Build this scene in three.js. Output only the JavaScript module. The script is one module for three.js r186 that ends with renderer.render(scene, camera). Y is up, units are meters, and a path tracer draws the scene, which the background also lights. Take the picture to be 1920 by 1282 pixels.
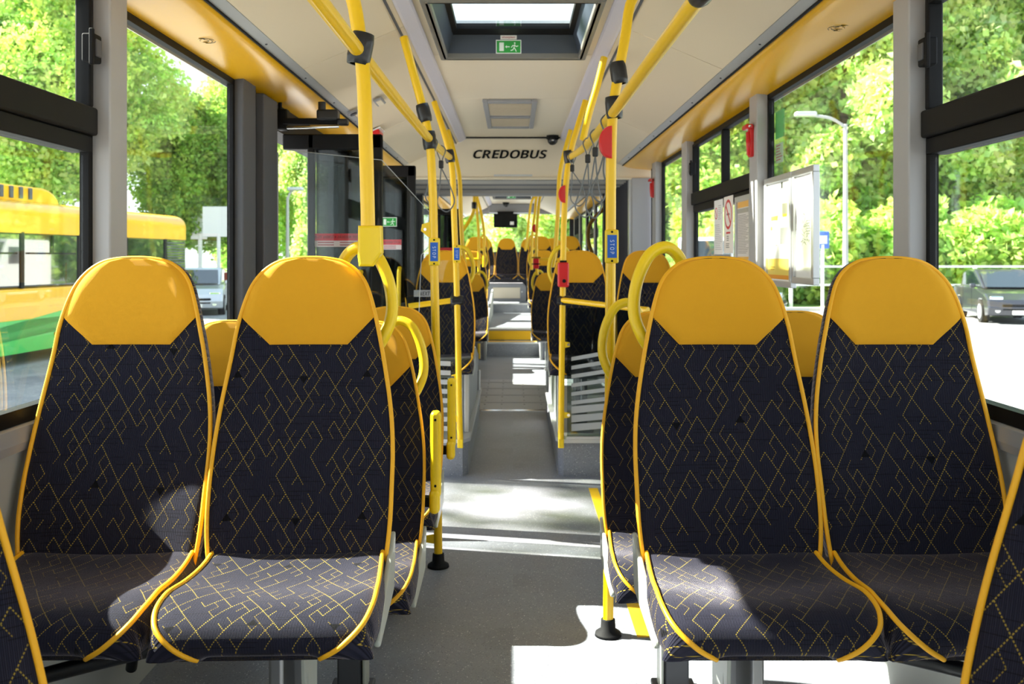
import * as THREE from 'three';
import { mergeGeometries, toCreasedNormals } from 'three/addons/utils/BufferGeometryUtils.js';
import { RoundedBoxGeometry } from 'three/addons/geometries/RoundedBoxGeometry.js';
import { FontLoader } from 'three/addons/loaders/FontLoader.js';
import { TextGeometry } from 'three/addons/geometries/TextGeometry.js';

// ---------------------------------------------------------------- camera, sky, sun, exposure
const E = 1.30, F = 1700, CX = 962, CY = 482;           // eye height, focal length and principal point of a 1920 x 1282 frame
const scene = new THREE.Scene();
const camera = new THREE.PerspectiveCamera(2 * Math.atan(641 / F) * 180 / Math.PI, 1920 / 1282, 0.05, 400);
camera.position.set(0, E, 0);
camera.lookAt(0, E, -10);
camera.setViewOffset(1920, 1282, 960 - CX, 641 - CY, 1920, 1282);
camera.focus = 2.25; camera.userData.fStop = 7.1;
scene.add(camera);
const renderer = new THREE.WebGLRenderer({ antialias: true });
renderer.toneMapping = THREE.LinearToneMapping;
renderer.toneMappingExposure = 1.5;
renderer.shadowMap.enabled = true;

{ // a pale, slightly hazy summer sky
  const W = 256, H = 128, data = new Float32Array(W * H * 4);
  for (let j = 0; j < H; j++) for (let i = 0; i < W; i++) {
    const up = Math.max(0, Math.sin(((j + 0.5) / H - 0.5) * Math.PI)), k = Math.pow(1 - up, 2.2), o = (j * W + i) * 4;
    const wisp = 0.06 * Math.sin(i / W * Math.PI * 10 + 3 * Math.sin(j * 0.13)) * Math.sin(j * 0.21 + i / W * Math.PI * 4);
    data[o] = (0.72 + 0.68 * k) * (1 + wisp); data[o + 1] = (0.92 + 0.52 * k) * (1 + wisp); data[o + 2] = (1.2 + 0.32 * k) * (1 + wisp * 0.5); data[o + 3] = 1;
  }
  const t = new THREE.DataTexture(data, W, H, THREE.RGBAFormat, THREE.FloatType);
  t.mapping = THREE.EquirectangularReflectionMapping; t.magFilter = THREE.LinearFilter; t.needsUpdate = true;
  scene.background = t; scene.environment = t;
  scene.backgroundIntensity = 1.05; scene.environmentIntensity = 1.05;
}
const sun = new THREE.DirectionalLight(new THREE.Color(1, 0.94, 0.84), 24);
sun.position.set(-20, E + 16.7, -8); sun.target.position.set(0, E, -4);
sun.castShadow = true; sun.shadow.radius = 1;
Object.assign(sun.shadow.camera, { left: -40, right: 40, top: 30, bottom: -30, near: 1, far: 90 });
sun.shadow.mapSize.set(4096, 4096);
scene.add(sun, sun.target);

// ---------------------------------------------------------------- helpers
let seed = 7;
const rnd = () => { seed = (seed + 0x6d2b79f5) | 0; let t = Math.imul(seed ^ (seed >>> 15), 1 | seed); t = (t + Math.imul(t ^ (t >>> 7), 61 | t)) ^ t; return ((t ^ (t >>> 14)) >>> 0) / 4294967296; };
const rr = (a, b) => a + (b - a) * rnd();
const V = (x, y, z) => new THREE.Vector3(x, y, z);
const at = (px, py, d) => V((px - CX) * d / F, E + (CY - py) * d / F, -d);   // a point seen at that place, d metres down the bus
const used = {};
function numbered(name) { const n = used[name] = (used[name] ?? -1) + 1; return n ? name + '_' + String(n).padStart(3, '0') : name; }
function thing(name, label, category, pos = [0, 0, 0], turn = 0, group) {
  const o = new THREE.Group(); o.name = numbered(name); o.position.set(...pos); o.rotation.y = turn;
  o.userData = { label, category }; if (group) o.userData.group = group;
  scene.add(o); return o;
}
function shell(name, label) { const o = new THREE.Group(); o.name = name; o.userData = { kind: 'structure', label, category: name.split('_')[0] }; scene.add(o); return o; }
function clean(g) {
  g = g.index ? g.toNonIndexed() : g;
  for (const k of Object.keys(g.attributes)) if (!['position', 'normal', 'uv'].includes(k)) g.deleteAttribute(k);
  if (!g.attributes.normal) g.computeVertexNormals();
  if (!g.attributes.uv) g.setAttribute('uv', new THREE.BufferAttribute(new Float32Array(g.attributes.position.count * 2), 2));
  g.clearGroups?.(); return g;
}
const M = (...gs) => { gs = gs.flat(); return gs.length === 1 ? gs[0] : mergeGeometries(gs.map(clean)); };
function part(name, geo, mat, parent, label) {
  const m = new THREE.Mesh(Array.isArray(geo) ? M(geo) : geo, mat); m.name = name; m.castShadow = m.receiveShadow = true;
  if (label) m.userData.label = label;
  parent.add(m); return m;
}
function solo(name, geo, mat, label, category, group) {
  const m = part(numbered(name), geo, mat, scene); m.userData = { label, category }; if (group) m.userData.group = group; return m;
}
const bx = (w, h, d, x = 0, y = 0, z = 0) => new THREE.BoxGeometry(w, h, d).translate(x, y, z);
const rb = (w, h, d, x = 0, y = 0, z = 0, r = 0.006, s = 2) => new RoundedBoxGeometry(w, h, d, s, Math.min(r, w / 2.05, h / 2.05, d / 2.05)).translate(x, y, z);
const span = (x0, x1, y0, y1, z0, z1, r) => (r ? rb : bx)(Math.abs(x1 - x0), Math.abs(y1 - y0), Math.abs(z1 - z0), (x0 + x1) / 2, (y0 + y1) / 2, (z0 + z1) / 2, r);
const cyl = (r0, r1, h, x = 0, y = 0, z = 0, n = 20) => new THREE.CylinderGeometry(r0, r1, h, n).translate(x, y, z);
function poly(pts) { const s = new THREE.Shape(); pts.forEach(([x, y], i) => i ? s.lineTo(x, y) : s.moveTo(x, y)); s.closePath(); return s; }
function prism(pts, z0, z1, bevel = 0) {                              // a polygon in x, y drawn out along z
  const g = new THREE.ExtrudeGeometry(pts instanceof THREE.Shape ? pts : poly(pts), { depth: Math.abs(z1 - z0) - 2 * bevel, bevelEnabled: bevel > 0, bevelThickness: bevel, bevelSize: bevel, bevelOffset: -bevel, bevelSegments: 2, curveSegments: 12 });
  return g.translate(0, 0, Math.min(z0, z1) + bevel);
}
const alongX = (pts, x0, x1, bevel = 0) => prism(pts instanceof THREE.Shape ? pts : pts.map(([z, y]) => [-z, y]), 0, Math.abs(x1 - x0), bevel).rotateY(Math.PI / 2).translate(Math.min(x0, x1), 0, 0);   // polygon in z, y drawn out along x
const flat = (pts, y0, y1, bevel = 0) => prism(pts.map(([x, z]) => [x, -z]), 0, y1 - y0, bevel).rotateX(-Math.PI / 2).translate(0, y0, 0);   // polygon in x, z drawn upward
function grid(nu, nv, f, closedU = false) {                           // f(u, v) -> [x, y, z, s, t]
  const p = [], uv = [], ix = [];
  for (let j = 0; j <= nv; j++) for (let i = 0; i <= nu; i++) { const q = f(i / nu, j / nv); p.push(q[0], q[1], q[2]); uv.push(q[3] ?? i / nu, q[4] ?? j / nv); }
  for (let j = 0; j < nv; j++) for (let i = 0; i < nu; i++) { const a = j * (nu + 1) + i, b = a + 1, c = a + nu + 1, d = c + 1; ix.push(a, b, d, a, d, c); }
  const g = new THREE.BufferGeometry(); g.setAttribute('position', new THREE.Float32BufferAttribute(p, 3)); g.setAttribute('uv', new THREE.Float32BufferAttribute(uv, 2)); g.setIndex(ix); g.computeVertexNormals(); return g;
}
function tube(pts, r, { seg, rad = 12, closed = false, tension = 0.5, caps = true } = {}) {
  pts = pts.map((p) => p.isVector3 ? p : V(...p));
  const c = new THREE.CatmullRomCurve3(pts, closed, pts.length > 2 ? 'centripetal' : 'catmullrom', tension);
  const g = new THREE.TubeGeometry(c, seg ?? Math.max(1, (pts.length - 1) * (pts.length > 2 ? 8 : 1)), r, rad, closed), out = [g];
  if (!closed && caps) for (const k of [0, 1]) {
    const d = c.getTangentAt(k).multiplyScalar(k ? 1 : -1), s = new THREE.SphereGeometry(r, rad, 4, 0, Math.PI * 2, 0, Math.PI / 2).scale(1, 0.35, 1);
    s.applyQuaternion(new THREE.Quaternion().setFromUnitVectors(V(0, 1, 0), d)); const p = c.getPointAt(k); out.push(s.translate(p.x, p.y, p.z));
  }
  return M(out);
}
function rod(a, b, r, rad = 12, r1 = r) {
  a = a.isVector3 ? a : V(...a); b = b.isVector3 ? b : V(...b);
  const d = b.clone().sub(a), g = new THREE.CylinderGeometry(r1, r, d.length(), rad); g.applyQuaternion(new THREE.Quaternion().setFromUnitVectors(V(0, 1, 0), d.normalize()));
  const m = a.clone().add(b).multiplyScalar(0.5); return g.translate(m.x, m.y, m.z);
}
function canvas(w, h, draw) { const c = document.createElement('canvas'); c.width = w; c.height = h; draw(c.getContext('2d'), w, h); const t = new THREE.CanvasTexture(c); t.colorSpace = THREE.SRGBColorSpace; t.wrapS = t.wrapT = THREE.RepeatWrapping; return t; }
const std = (color, roughness = 0.6, o = {}) => new THREE.MeshStandardMaterial({ color, roughness, ...o });
const phy = (color, roughness = 0.6, o = {}) => new THREE.MeshPhysicalMaterial({ color, roughness, ...o });

// ---------------------------------------------------------------- materials
const TILE = 0.31, RIBS = 116;
const fabricMap = canvas(1024, 1024, (c, w, h) => {
  c.fillStyle = '#181824'; c.fillRect(0, 0, w, h);
  for (let i = 0; i < RIBS; i++) { const x = i * w / RIBS; c.fillStyle = i % 2 ? '#292939' : '#232333'; c.fillRect(x, 0, w / RIBS * 0.55, h); }
  const nx = 12, ny = 8, sx = w / nx, sy = h / ny, wrap = (f) => { for (const ox of [-w, 0, w]) for (const oy of [-h, 0, h]) { c.save(); c.translate(ox, oy); f(); c.restore(); } };
  c.lineCap = 'butt';
  const line = (a, b, col, lw, dash) => wrap(() => { c.strokeStyle = col; c.lineWidth = lw; c.setLineDash(dash); c.beginPath(); c.moveTo(...a); c.lineTo(...b); c.stroke(); });
  for (let j = 0; j < 40; j++) { const y = (j + 0.5) * h / 40 + rr(-5, 5), x = rr(0, w); line([x, y], [x + rr(80, 420), y], '#08080e', 3, []); }
  for (let j = 0; j < ny; j++) for (let i = 0; i < nx; i++) {
    if ((i + j) % 2) continue;
    for (const s of [-1, 1]) {
      const q = rnd();
      if (q < 0.62) line([i * sx, j * sy], [(i + s) * sx, (j + 1) * sy], '#a88f38', 6, [10, 7]);
      else if (q < 0.8) line([i * sx, j * sy], [(i + s * 0.5) * sx, (j + 0.5) * sy], '#a88f38', 6, [10, 7]);
      if (rnd() < 0.34) { const ox = i * sx + s * sx * 0.5, oy = j * sy + sy * 0.5; line([ox, oy], [ox - s * sx * 0.5, oy + sy * 0.5], '#9c8334', 5, [9, 7]); if (rnd() < 0.6) line([ox - s * sx * 0.5, oy + sy * 0.5], [ox, oy + sy], '#9c8334', 5, [9, 7]); }
    }
    if (rnd() < 0.13) { const x = i * sx, y = j * sy + sy * 0.35, k = rnd() < 0.5 ? -1 : 1; wrap(() => { c.fillStyle = '#050509'; c.beginPath(); c.moveTo(x - 38, y); c.lineTo(x + 38, y); c.lineTo(x, y + k * 54); c.fill(); }); }
  }
});
const ribBump = new THREE.DataTexture(new Uint8Array(16 * 4).map((_, i) => 255 * Math.pow(Math.sin((Math.floor(i / 4) + 0.5) / 16 * Math.PI), 0.7)), 16, 1);
ribBump.wrapS = ribBump.wrapT = THREE.RepeatWrapping; ribBump.magFilter = THREE.LinearFilter; ribBump.repeat.set(RIBS, 1); ribBump.needsUpdate = true;
const weave = new THREE.DataTexture(new Uint8Array(32 * 32 * 4).map((_, i) => { const q = Math.floor(i / 4), x = q % 32, y = Math.floor(q / 32); return 120 + 90 * Math.sin(x / 32 * Math.PI * 8) * Math.sin(y / 32 * Math.PI * 8) + 40 * rnd(); }), 32, 32);
weave.wrapS = weave.wrapT = THREE.RepeatWrapping; weave.magFilter = THREE.LinearFilter; weave.repeat.set(40, 40); weave.needsUpdate = true;
const floorMap = canvas(1024, 1024, (c, w, h) => {
  c.fillStyle = '#8a8e97'; c.fillRect(0, 0, w, h);
  for (let k = 0; k < 60; k++) { c.fillStyle = `rgba(${rnd() < 0.5 ? '60,62,68' : '160,162,166'},0.05)`; c.beginPath(); c.arc(rr(0, w), rr(0, h), rr(30, 120), 0, 7); c.fill(); }
  for (let k = 0; k < 15000; k++) { const q = rnd(); c.fillStyle = q < 0.55 ? '#787c85' : q < 0.78 ? '#a6aab2' : q < 0.92 ? '#565a62' : '#f4f4f4'; c.fillRect(rr(0, w), rr(0, h), rr(1.5, 4), rr(1.5, 4)); }
});
const asphaltMap = canvas(512, 512, (c, w, h) => {
  c.fillStyle = '#9b9b9c'; c.fillRect(0, 0, w, h);
  for (let k = 0; k < 9000; k++) { const v = Math.floor(rr(110, 205)); c.fillStyle = `rgba(${v},${v},${v},0.5)`; c.fillRect(rr(0, w), rr(0, h), rr(1, 4), rr(1, 4)); }
  for (let k = 0; k < 30; k++) { c.fillStyle = 'rgba(70,70,72,0.08)'; c.beginPath(); c.arc(rr(0, w), rr(0, h), rr(20, 70), 0, 7); c.fill(); }
});
const fabric = phy(0xffffff, 0.85, { map: fabricMap, bumpMap: ribBump, bumpScale: 0.0009, sheen: 1, sheenColor: new THREE.Color(0.85, 0.78, 0.9), sheenRoughness: 0.5, specularIntensity: 0.35 });
const yellowCloth = phy(0xe6a516, 0.9, { bumpMap: weave, bumpScale: 0.0004, sheen: 0.25, sheenColor: new THREE.Color(0.9, 0.65, 0.2) });
const fabrics = [fabric, ...[[0.37, 0.21], [0.68, 0.55], [0.13, 0.79]].map(([u, v]) => { const f = fabric.clone(); f.map = fabricMap.clone(); f.map.offset.set(u, v); f.map.needsUpdate = true; return f; })]; let seatCount = 0;
const pipingMat = std(0xf7b414, 0.55), paint = phy(0xffcd00, 0.34, { clearcoat: 0.25, clearcoatRoughness: 0.2 }), plastic = phy(0xfdd60c, 0.42, { clearcoat: 0.15 });
const valanceMat = phy(0xffbf08, 0.32, { clearcoat: 0.3, clearcoatRoughness: 0.2 });
const black = phy(0x0c0b0c, 0.55, { specularIntensity: 0.45 }), rubber = phy(0x151517, 0.75, { specularIntensity: 0.5 }), softBlack = phy(0x111114, 0.4, { clearcoat: 0.2 }), darkGrey = std(0x55565c, 0.6), navyGrey = std(0x3d4653, 0.45);
const cream = std(0xe8d7bc, 0.5), creamLight = std(0xecdec6, 0.45), lilac = std(0xd3cedb, 0.4), pillarMat = std(0xb0afb1, 0.5), sidePanel = std(0xa7a9a6, 0.6), frameGrey = std(0x9a9a9e, 0.5);
const shellGrey = phy(0xb3b7ae, 0.38, { clearcoat: 0.3 }), alu = std(0xcfd0d2, 0.38, { metalness: 0.55 }), steel = std(0x9a9a9c, 0.3, { metalness: 0.85 }), chrome = std(0xe8e8e8, 0.15, { metalness: 1 });
const red = phy(0xd80f14, 0.4, { clearcoat: 0.3 }), white = std(0xf4f4f2, 0.5), cableGrey = std(0x6f7276, 0.5), bellowMat = std(0x54535a, 0.8), bellowRoof = std(0xdcd7d0, 0.8);
const floorMat = phy(0xffffff, 0.42, { map: floorMap, clearcoat: 0.12, clearcoatRoughness: 0.35 }), yellowTape = std(0xf3c11a, 0.6), stepMat = std(0x8d8a86, 0.6);
const glass = phy(0xf6faf8, 0.02, { transmission: 1, thickness: 0, ior: 1.5, specularIntensity: 0.6 }), tint = phy(0xc3cdcb, 0.02, { transmission: 1, thickness: 0, ior: 1.5 }), smoke = phy(0x6d7577, 0.03, { transmission: 1, thickness: 0 });
const frost = std(0xb9bdc0, 0.5), asphalt = std(0xffffff, 0.9, { map: asphaltMap }), concrete = std(0xbdbcb8, 0.9);
const uvm = (g, k = 1) => { // uv in metres from positions, by the face's main direction
  g = g.index ? g.toNonIndexed() : g; const p = g.attributes.position, n = g.attributes.normal, uv = new Float32Array(p.count * 2);
  for (let i = 0; i < p.count; i++) { const ax = Math.abs(n.getX(i)), ay = Math.abs(n.getY(i)), az = Math.abs(n.getZ(i)); const [u, v] = ay > ax && ay > az ? [p.getX(i), p.getZ(i)] : ax > az ? [p.getZ(i), p.getY(i)] : [p.getX(i), p.getY(i)]; uv[2 * i] = u * k; uv[2 * i + 1] = v * k; }
  g.setAttribute('uv', new THREE.BufferAttribute(uv, 2)); return g;
};

// ---------------------------------------------------------------- the bus: cross-section and lengths (d = metres down the bus from the eye, z = -d)
const W = 1.14, ZF = 2.6, DB = 7.55, DR = 9.2, DE = 17.3;             // half width, front end, bulkhead, rear body, rear end
const WB = E - 0.385, WT = E + 0.735;                                 // window bottom and top
const YC = E + 1.0;

// floor
const floor = shell('floor', 'grey speckled vinyl bus floor');
part('floor_sheet', uvm(span(-1.24, 1.24, -0.12, 0, ZF, -7.67)), floorMat, floor);
part('floor_sheet', uvm(span(-1.24, 1.24, -0.12, 0, -9.62, -DE)), floorMat, floor);
{ // turntable of ridged metal plates
  const plateMat = std(0xb4b4b6, 0.42, { metalness: 0.35 }), plates = 9, w = (9.62 - 7.67) / plates;
  for (let i = 0; i < plates; i++) part('floor_plate', span(-1.0, 1.0, -0.05, 0.003 - (i % 2) * 0.003, -7.67 - i * w - 0.004, -7.67 - (i + 1) * w + 0.004, 0.004), plateMat, floor);
  part('edge_strip', span(-0.28, 0.28, -0.004, 0.007, -7.64, -7.70, 0.003), chrome, floor);
  const bolts = []; for (let i = 0; i < plates; i++) for (const x of [-0.25, -0.1, 0.1, 0.25]) bolts.push(cyl(0.007, 0.008, 0.004, x, 0.004, -7.67 - (i + 0.5) * w, 10));
  part('bolt', bolts, steel, floor);
}
part('floor_marking', span(0.425, 0.475, 0, 0.002, -3.1, -5.1), yellowTape, floor);

// platforms beside the aisle before the joint
function platform(s, name) {
  const g = shell(name, 'raised speckled platform beside the aisle'); g.userData.category = 'platform';
  part('riser', uvm(flat([[s * 1.14, -5.38], [s * 0.30, -5.38], [s * 0.27, -5.44], [s * 0.275, -7.5], [s * 1.14, -7.5]].map(([x, z]) => [x, z]), 0, 0.205)), floorMat, g);
  part('edge_trim', flat([[s * 1.14, -5.365], [s * 0.295, -5.365], [s * 0.255, -5.435], [s * 0.26, -7.5], [s * 1.14, -7.5]], 0.2, 0.222), alu, g);
  part('cheek_panel', alongX([[-5.6, 0.222], [-7.5, 0.0], [-7.5, 0.5], [-6.9, 0.62], [-5.6, 0.66]], s * 0.285, s * 0.315, 0.003), uvmFloor(), g);
  part('corner_profile', span(s * 0.272, s * 0.30, 0.222, 0.66, -5.58, -5.62, 0.005), alu, g);
  part('handle_plate', span(s * 0.268, s * 0.283, 0.1, 0.38, -7.35, -7.44, 0.005), alu, g);
}
function uvmFloor() { return std(0x838588, 0.55); }
platform(-1, 'platform_1'); platform(1, 'platform_2');

// rear aisle steps and rear platforms
const rear = shell('floor_rear', 'stepped grey aisle of the rear bus section');
const stepBox = (name, x0, x1, y0, y1, d0, d1, m = floorMat) => part(name, uvm(span(x0, x1, y0, y1, -d0, -d1)), m, rear);
stepBox('step', -0.36, 0.36, 0, 0.18, 11.9, 12.2); stepBox('step', -0.36, 0.36, 0, 0.34, 12.2, 15.65); stepBox('step', -0.4, 0.4, 0, 0.5, 15.65, DE);
for (const [y, d] of [[0.18, 11.9], [0.34, 12.2], [0.5, 15.65]]) { part('step_nosing', span(-0.355, 0.355, y - 0.02, y + 0.006, -d + 0.008, -d - 0.035, 0.004), alu, rear); }
part('warning_stripe', span(-0.35, 0.35, 0.18, 0.184, -11.95, -12.1), yellowTape, rear);
part('warning_stripe', span(-0.35, 0.35, 0.19, 0.31, -12.19, -12.196), yellowTape, rear);
for (const s of [-1, 1]) {
  stepBox('platform_block', s * 0.36, s * 1.14, 0, 0.28, 11.5, 13.2); stepBox('platform_block', s * 0.36, s * 1.14, 0, 0.5, 13.2, DE);
  part('side_rail', alongX([[-11.45, 0], [-11.45, 0.25], [-13.1, 0.52], [-15.6, 0.75], [-15.6, 0.34], [-12.2, 0.3]], s * 0.34, s * 0.37, 0.004), sidePanel, rear);
}

// ceiling: flat middle panels, sloped side panels, light strips, edge strips
const ceiling = shell('ceiling', 'cream panelled bus ceiling');
function ceilingRun(d0, d1, seams, hole, parent) {
  const ds = [d0, ...seams, d1];
  for (let k = 0; k + 1 < ds.length; k++) {
    const a = ds[k] + 0.003, b = ds[k + 1] - 0.003;
    for (const s of [-1, 1]) part('ceiling_panel', prism([[s * 0.868, E + 0.779], [s * 0.452, E + 0.957], [s * 0.452, E + 0.972], [s * 0.868, E + 0.794]], -a, -b), cream, parent);
  }
  for (const s of [-1, 1]) {
    part('edge_strip', prism([[s * 0.912, E + 0.764], [s * 0.87, E + 0.778], [s * 0.87, E + 0.80], [s * 0.912, E + 0.79]], -d0, -d1), alu, parent);
    part('light_strip', prism([[s * 0.45, E + 0.953], [s * 0.44, E + 0.956], [s * 0.398, E + 0.978], [s * 0.392, E + 0.99], [s * 0.392, E + 1.02], [s * 0.45, E + 1.0]], -d0, -d1), lilac, parent);
    part('slot_rail', prism([[s * 0.478, E + 0.940], [s * 0.470, E + 0.943], [s * 0.470, E + 0.95], [s * 0.478, E + 0.947]], -d0, -d1), darkGrey, parent);
    const screws = []; for (let d = d0 + 0.3; d < d1; d += 0.62) screws.push(new THREE.SphereGeometry(0.005, 8, 6).scale(1, 0.5, 1).translate(s * 0.893, E + 0.769, -d));
    part('screw', screws, darkGrey, parent);
  }
  const [h0, h1, hw] = hole;
  const mid = (a, b, x0, x1) => b - a > 0.01 && part('ceiling_panel', span(x0, x1, YC, YC + 0.02, -a - 0.002, -b + 0.002), creamLight, parent);
  const cs = [d0, h0, h1, ...seams.filter((q) => q > h1 + 0.2), d1];
  for (let k = 0; k + 1 < cs.length; k++) if (k === 1) { mid(cs[k], cs[k + 1], -0.395, -hw); mid(cs[k], cs[k + 1], hw, 0.395); } else mid(cs[k], cs[k + 1], -0.395, 0.395);
  // roof skin above with the hatch opening
  const roof = [];
  roof.push(span(-1.24, 1.24, YC + 0.13, YC + 0.17, -d0, -h0), span(-1.24, 1.24, YC + 0.13, YC + 0.17, -h1, -d1), span(-1.24, -hw, YC + 0.13, YC + 0.17, -h0, -h1), span(hw, 1.24, YC + 0.13, YC + 0.17, -h0, -h1));
  for (const s of [-1, 1]) roof.push(span(s * 1.2, s * 1.24, WT, YC + 0.15, -d0, -d1));
  part('roof_skin', roof, white, parent);
}
const HATCH = [3.5, 4.485, 0.33];
ceilingRun(-ZF, DB, [-0.05, 1.86, 3.76, 5.72], HATCH, ceiling);
const ceilingRear = shell('ceiling_rear', 'cream ceiling of the rear bus section');
ceilingRun(DR + 0.25, DE, [11.2, 13.2, 15.1], [14.5, 15.35, 0.31], ceilingRear);

// roof hatches
function hatch(n, d0, d1, hw) {
  const g = shell('window_' + n, 'roof escape hatch with a glass lid'); g.userData.category = 'hatch';
  const y0 = YC - 0.022, y1 = YC + 0.092, yt = YC + 0.118;
  const ring = (x, a, b, t) => [span(-x - t, -x + 0.008, y0, y0 + 0.034, -a + t, -b - t, 0.008), span(x - 0.008, x + t, y0, y0 + 0.034, -a + t, -b - t, 0.008), span(-x, x, y0, y0 + 0.034, -a - 0.008, -a + t, 0.008), span(-x, x, y0, y0 + 0.034, -b + 0.008, -b - t, 0.008)];
  part('hatch_rim', ring(hw, d0, d1, 0.03), std(0x7d7870, 0.5), g);
  for (const s of [-1, 1]) part('hatch_wall', prism([[s * hw, y0], [s * (hw - 0.035), y1], [s * (hw + 0.01), y1], [s * (hw + 0.01), y0]], -d0, -d1), navyGrey, g);
  part('hatch_wall', alongX([[-d1, y0], [-d1 + 0.03, y1], [-d1 - 0.01, y1], [-d1 - 0.01, y0]], -hw, hw), navyGrey, g);
  part('hatch_wall', alongX([[-d0, y0], [-d0 - 0.03, y1], [-d0 + 0.01, y1], [-d0 + 0.01, y0]], -hw, hw), navyGrey, g);
  const w = hw - 0.03, i = w - 0.03;
  part('lid_frame', [span(-w, -i, y1, yt, -d0, -d1 + 0.02), span(i, w, y1, yt, -d0, -d1 + 0.02), span(-i, i, y1, yt, -d0 - 0.02, -d0 - 0.07), span(-i, i, y1, yt, -d1 + 0.15, -d1 + 0.02)], black, g);
  part('pane', span(-i, i, yt - 0.02, yt - 0.015, -d0 - 0.05, -d1 + 0.05), glass, g);
  return g;
}
const hatchFront = hatch(20, ...HATCH); hatch(21, 14.5, 15.35, 0.31);
// green exit signs
const exitTex = canvas(256, 128, (c) => {
  c.fillStyle = '#f2f5f0'; c.fillRect(0, 0, 256, 128); c.fillStyle = '#25a53c'; c.fillRect(8, 8, 240, 112);
  c.fillStyle = '#f6fff6'; c.fillRect(34, 24, 46, 80); c.fillRect(100, 60, 40, 8); c.beginPath(); c.moveTo(92, 64); c.lineTo(110, 50); c.lineTo(110, 78); c.fill();
  c.strokeStyle = '#f6fff6'; c.lineWidth = 9; c.lineCap = 'round'; c.beginPath(); c.arc(190, 30, 8, 0, 7); c.fill();
  for (const l of [[190, 44, 182, 72], [182, 72, 196, 88, 204, 106], [182, 72, 172, 92, 152, 98], [188, 50, 206, 62, 222, 56], [188, 50, 168, 54, 158, 68]]) { c.beginPath(); c.moveTo(l[0], l[1]); for (let k = 2; k < l.length; k += 2) c.lineTo(l[k], l[k + 1]); c.stroke(); }
});
const labelMat = (t) => std(0xffffff, 0.45, { map: t });
const card = (w, h, t = 0.002) => { const g = bx(w, h, t); return g; };
const exitMat = labelMat(exitTex), redText = labelMat(canvas(256, 64, (c) => { c.fillStyle = '#f0ece8'; c.fillRect(0, 0, 256, 64); c.fillStyle = '#b3474d'; c.font = 'bold 34px sans-serif'; c.textAlign = 'center'; c.fillText('V\u00c9SZKIJ\u00c1RAT', 128, 44); }));
{
  let s = solo('exit_sign', card(0.125, 0.066), exitMat, 'green running man exit sign on the near roof hatch wall', 'sign'); s.position.set(-0.022, YC + 0.036, -4.466); s.rotation.x = 0.27;
  s = solo('warning_label', card(0.08, 0.02), redText, 'small white label with red letters above the hatch exit sign', 'label'); s.position.set(-0.022, YC + 0.079, -4.452); s.rotation.x = 0.27;
  s = solo('exit_sign', card(0.15, 0.07), exitMat, 'tiny green exit sign on the far roof hatch of the rear section', 'sign'); s.position.set(-0.03, YC + 0.025, -15.318); s.rotation.x = 0.22;
  const t = thing('hatch_handle', 'red and yellow emergency handle hanging under the roof hatch pane', 'handle', [-0.045, YC + 0.10, -3.86]);
  part('bracket', rb(0.07, 0.03, 0.05, 0, 0.045, 0, 0.006), frameGrey, t); part('grip', [cyl(0.02, 0.024, 0.035, 0, 0.012, 0)], red, t); part('collar', cyl(0.0245, 0.0245, 0.012, 0, -0.006, 0), plastic, t, 'yellow collar');
}

// walls, pillars, windows
const wallL = shell('wall_left', 'door side wall of the bus'), wallR = shell('wall_right', 'notice board side wall of the bus');
const lower = (g, s, d0, d1) => {
  part('lower_panel', span(s * 1.14, s * 1.24, 0, WB - 0.03, -d0, -d1), sidePanel, g);
  part('sill', prism([[s * 1.145, WB + 0.002], [s * 1.128, WB - 0.006], [s * 1.124, WB - 0.04], [s * 1.128, WB - 0.06], [s * 1.145, WB - 0.065]], -d0, -d1), alu, g);
};
lower(wallL, -1, -ZF, 4.2); lower(wallL, -1, 5.95, DB); lower(wallR, 1, -ZF, DB);
const pillar = (g, s, d0, d1, m = pillarMat) => part('pillar', span(s * 1.088, s * 1.158, WB - 0.06, WT + 0.02, -d0, -d1, 0.006), m, g);
for (const [a, b] of [[2.45, 2.56], [0.72, 0.86], [-1.2, -1.06]]) pillar(wallL, -1, a, b);
for (const [a, b] of [[2.494, 2.60], [4.05, 4.18], [5.70, 5.86], [6.93, 7.1], [0.72, 0.86], [-1.2, -1.06]]) pillar(wallR, 1, a, b);
part('door_post', span(-1.10, -1.16, 0.0, WT, -3.70, -3.88, 0.006), darkGrey, wallL); part('door_post', span(-1.085, -1.16, 0.0, WT - 0.02, -3.95, -4.18, 0.006), darkGrey, wallL);
part('seal_strip', span(-1.12, -1.158, 0.0, WT, -3.88, -3.95), black, wallL); part('post_edge', span(-1.086, -1.1, 0.02, WT - 0.25, -4.18, -4.20, 0.003), pillarMat, wallL);
part('door_post', span(-1.09, -1.22, 0, WT, -5.98, -6.15, 0.006), darkGrey, wallL);
part('door_header', span(-1.12, -1.24, E + 0.60, WT + 0.05, -4.18, -5.98), black, wallL);
part('window_header', span(1.145, 1.22, WT - 0.01, WT + 0.08, ZF, -DB), black, wallR); part('window_header', span(-1.145, -1.22, WT - 0.01, WT + 0.08, ZF, -4.18), black, wallL); part('window_header', span(-1.145, -1.22, WT - 0.01, WT + 0.08, -5.98, -DB), black, wallL);

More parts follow.
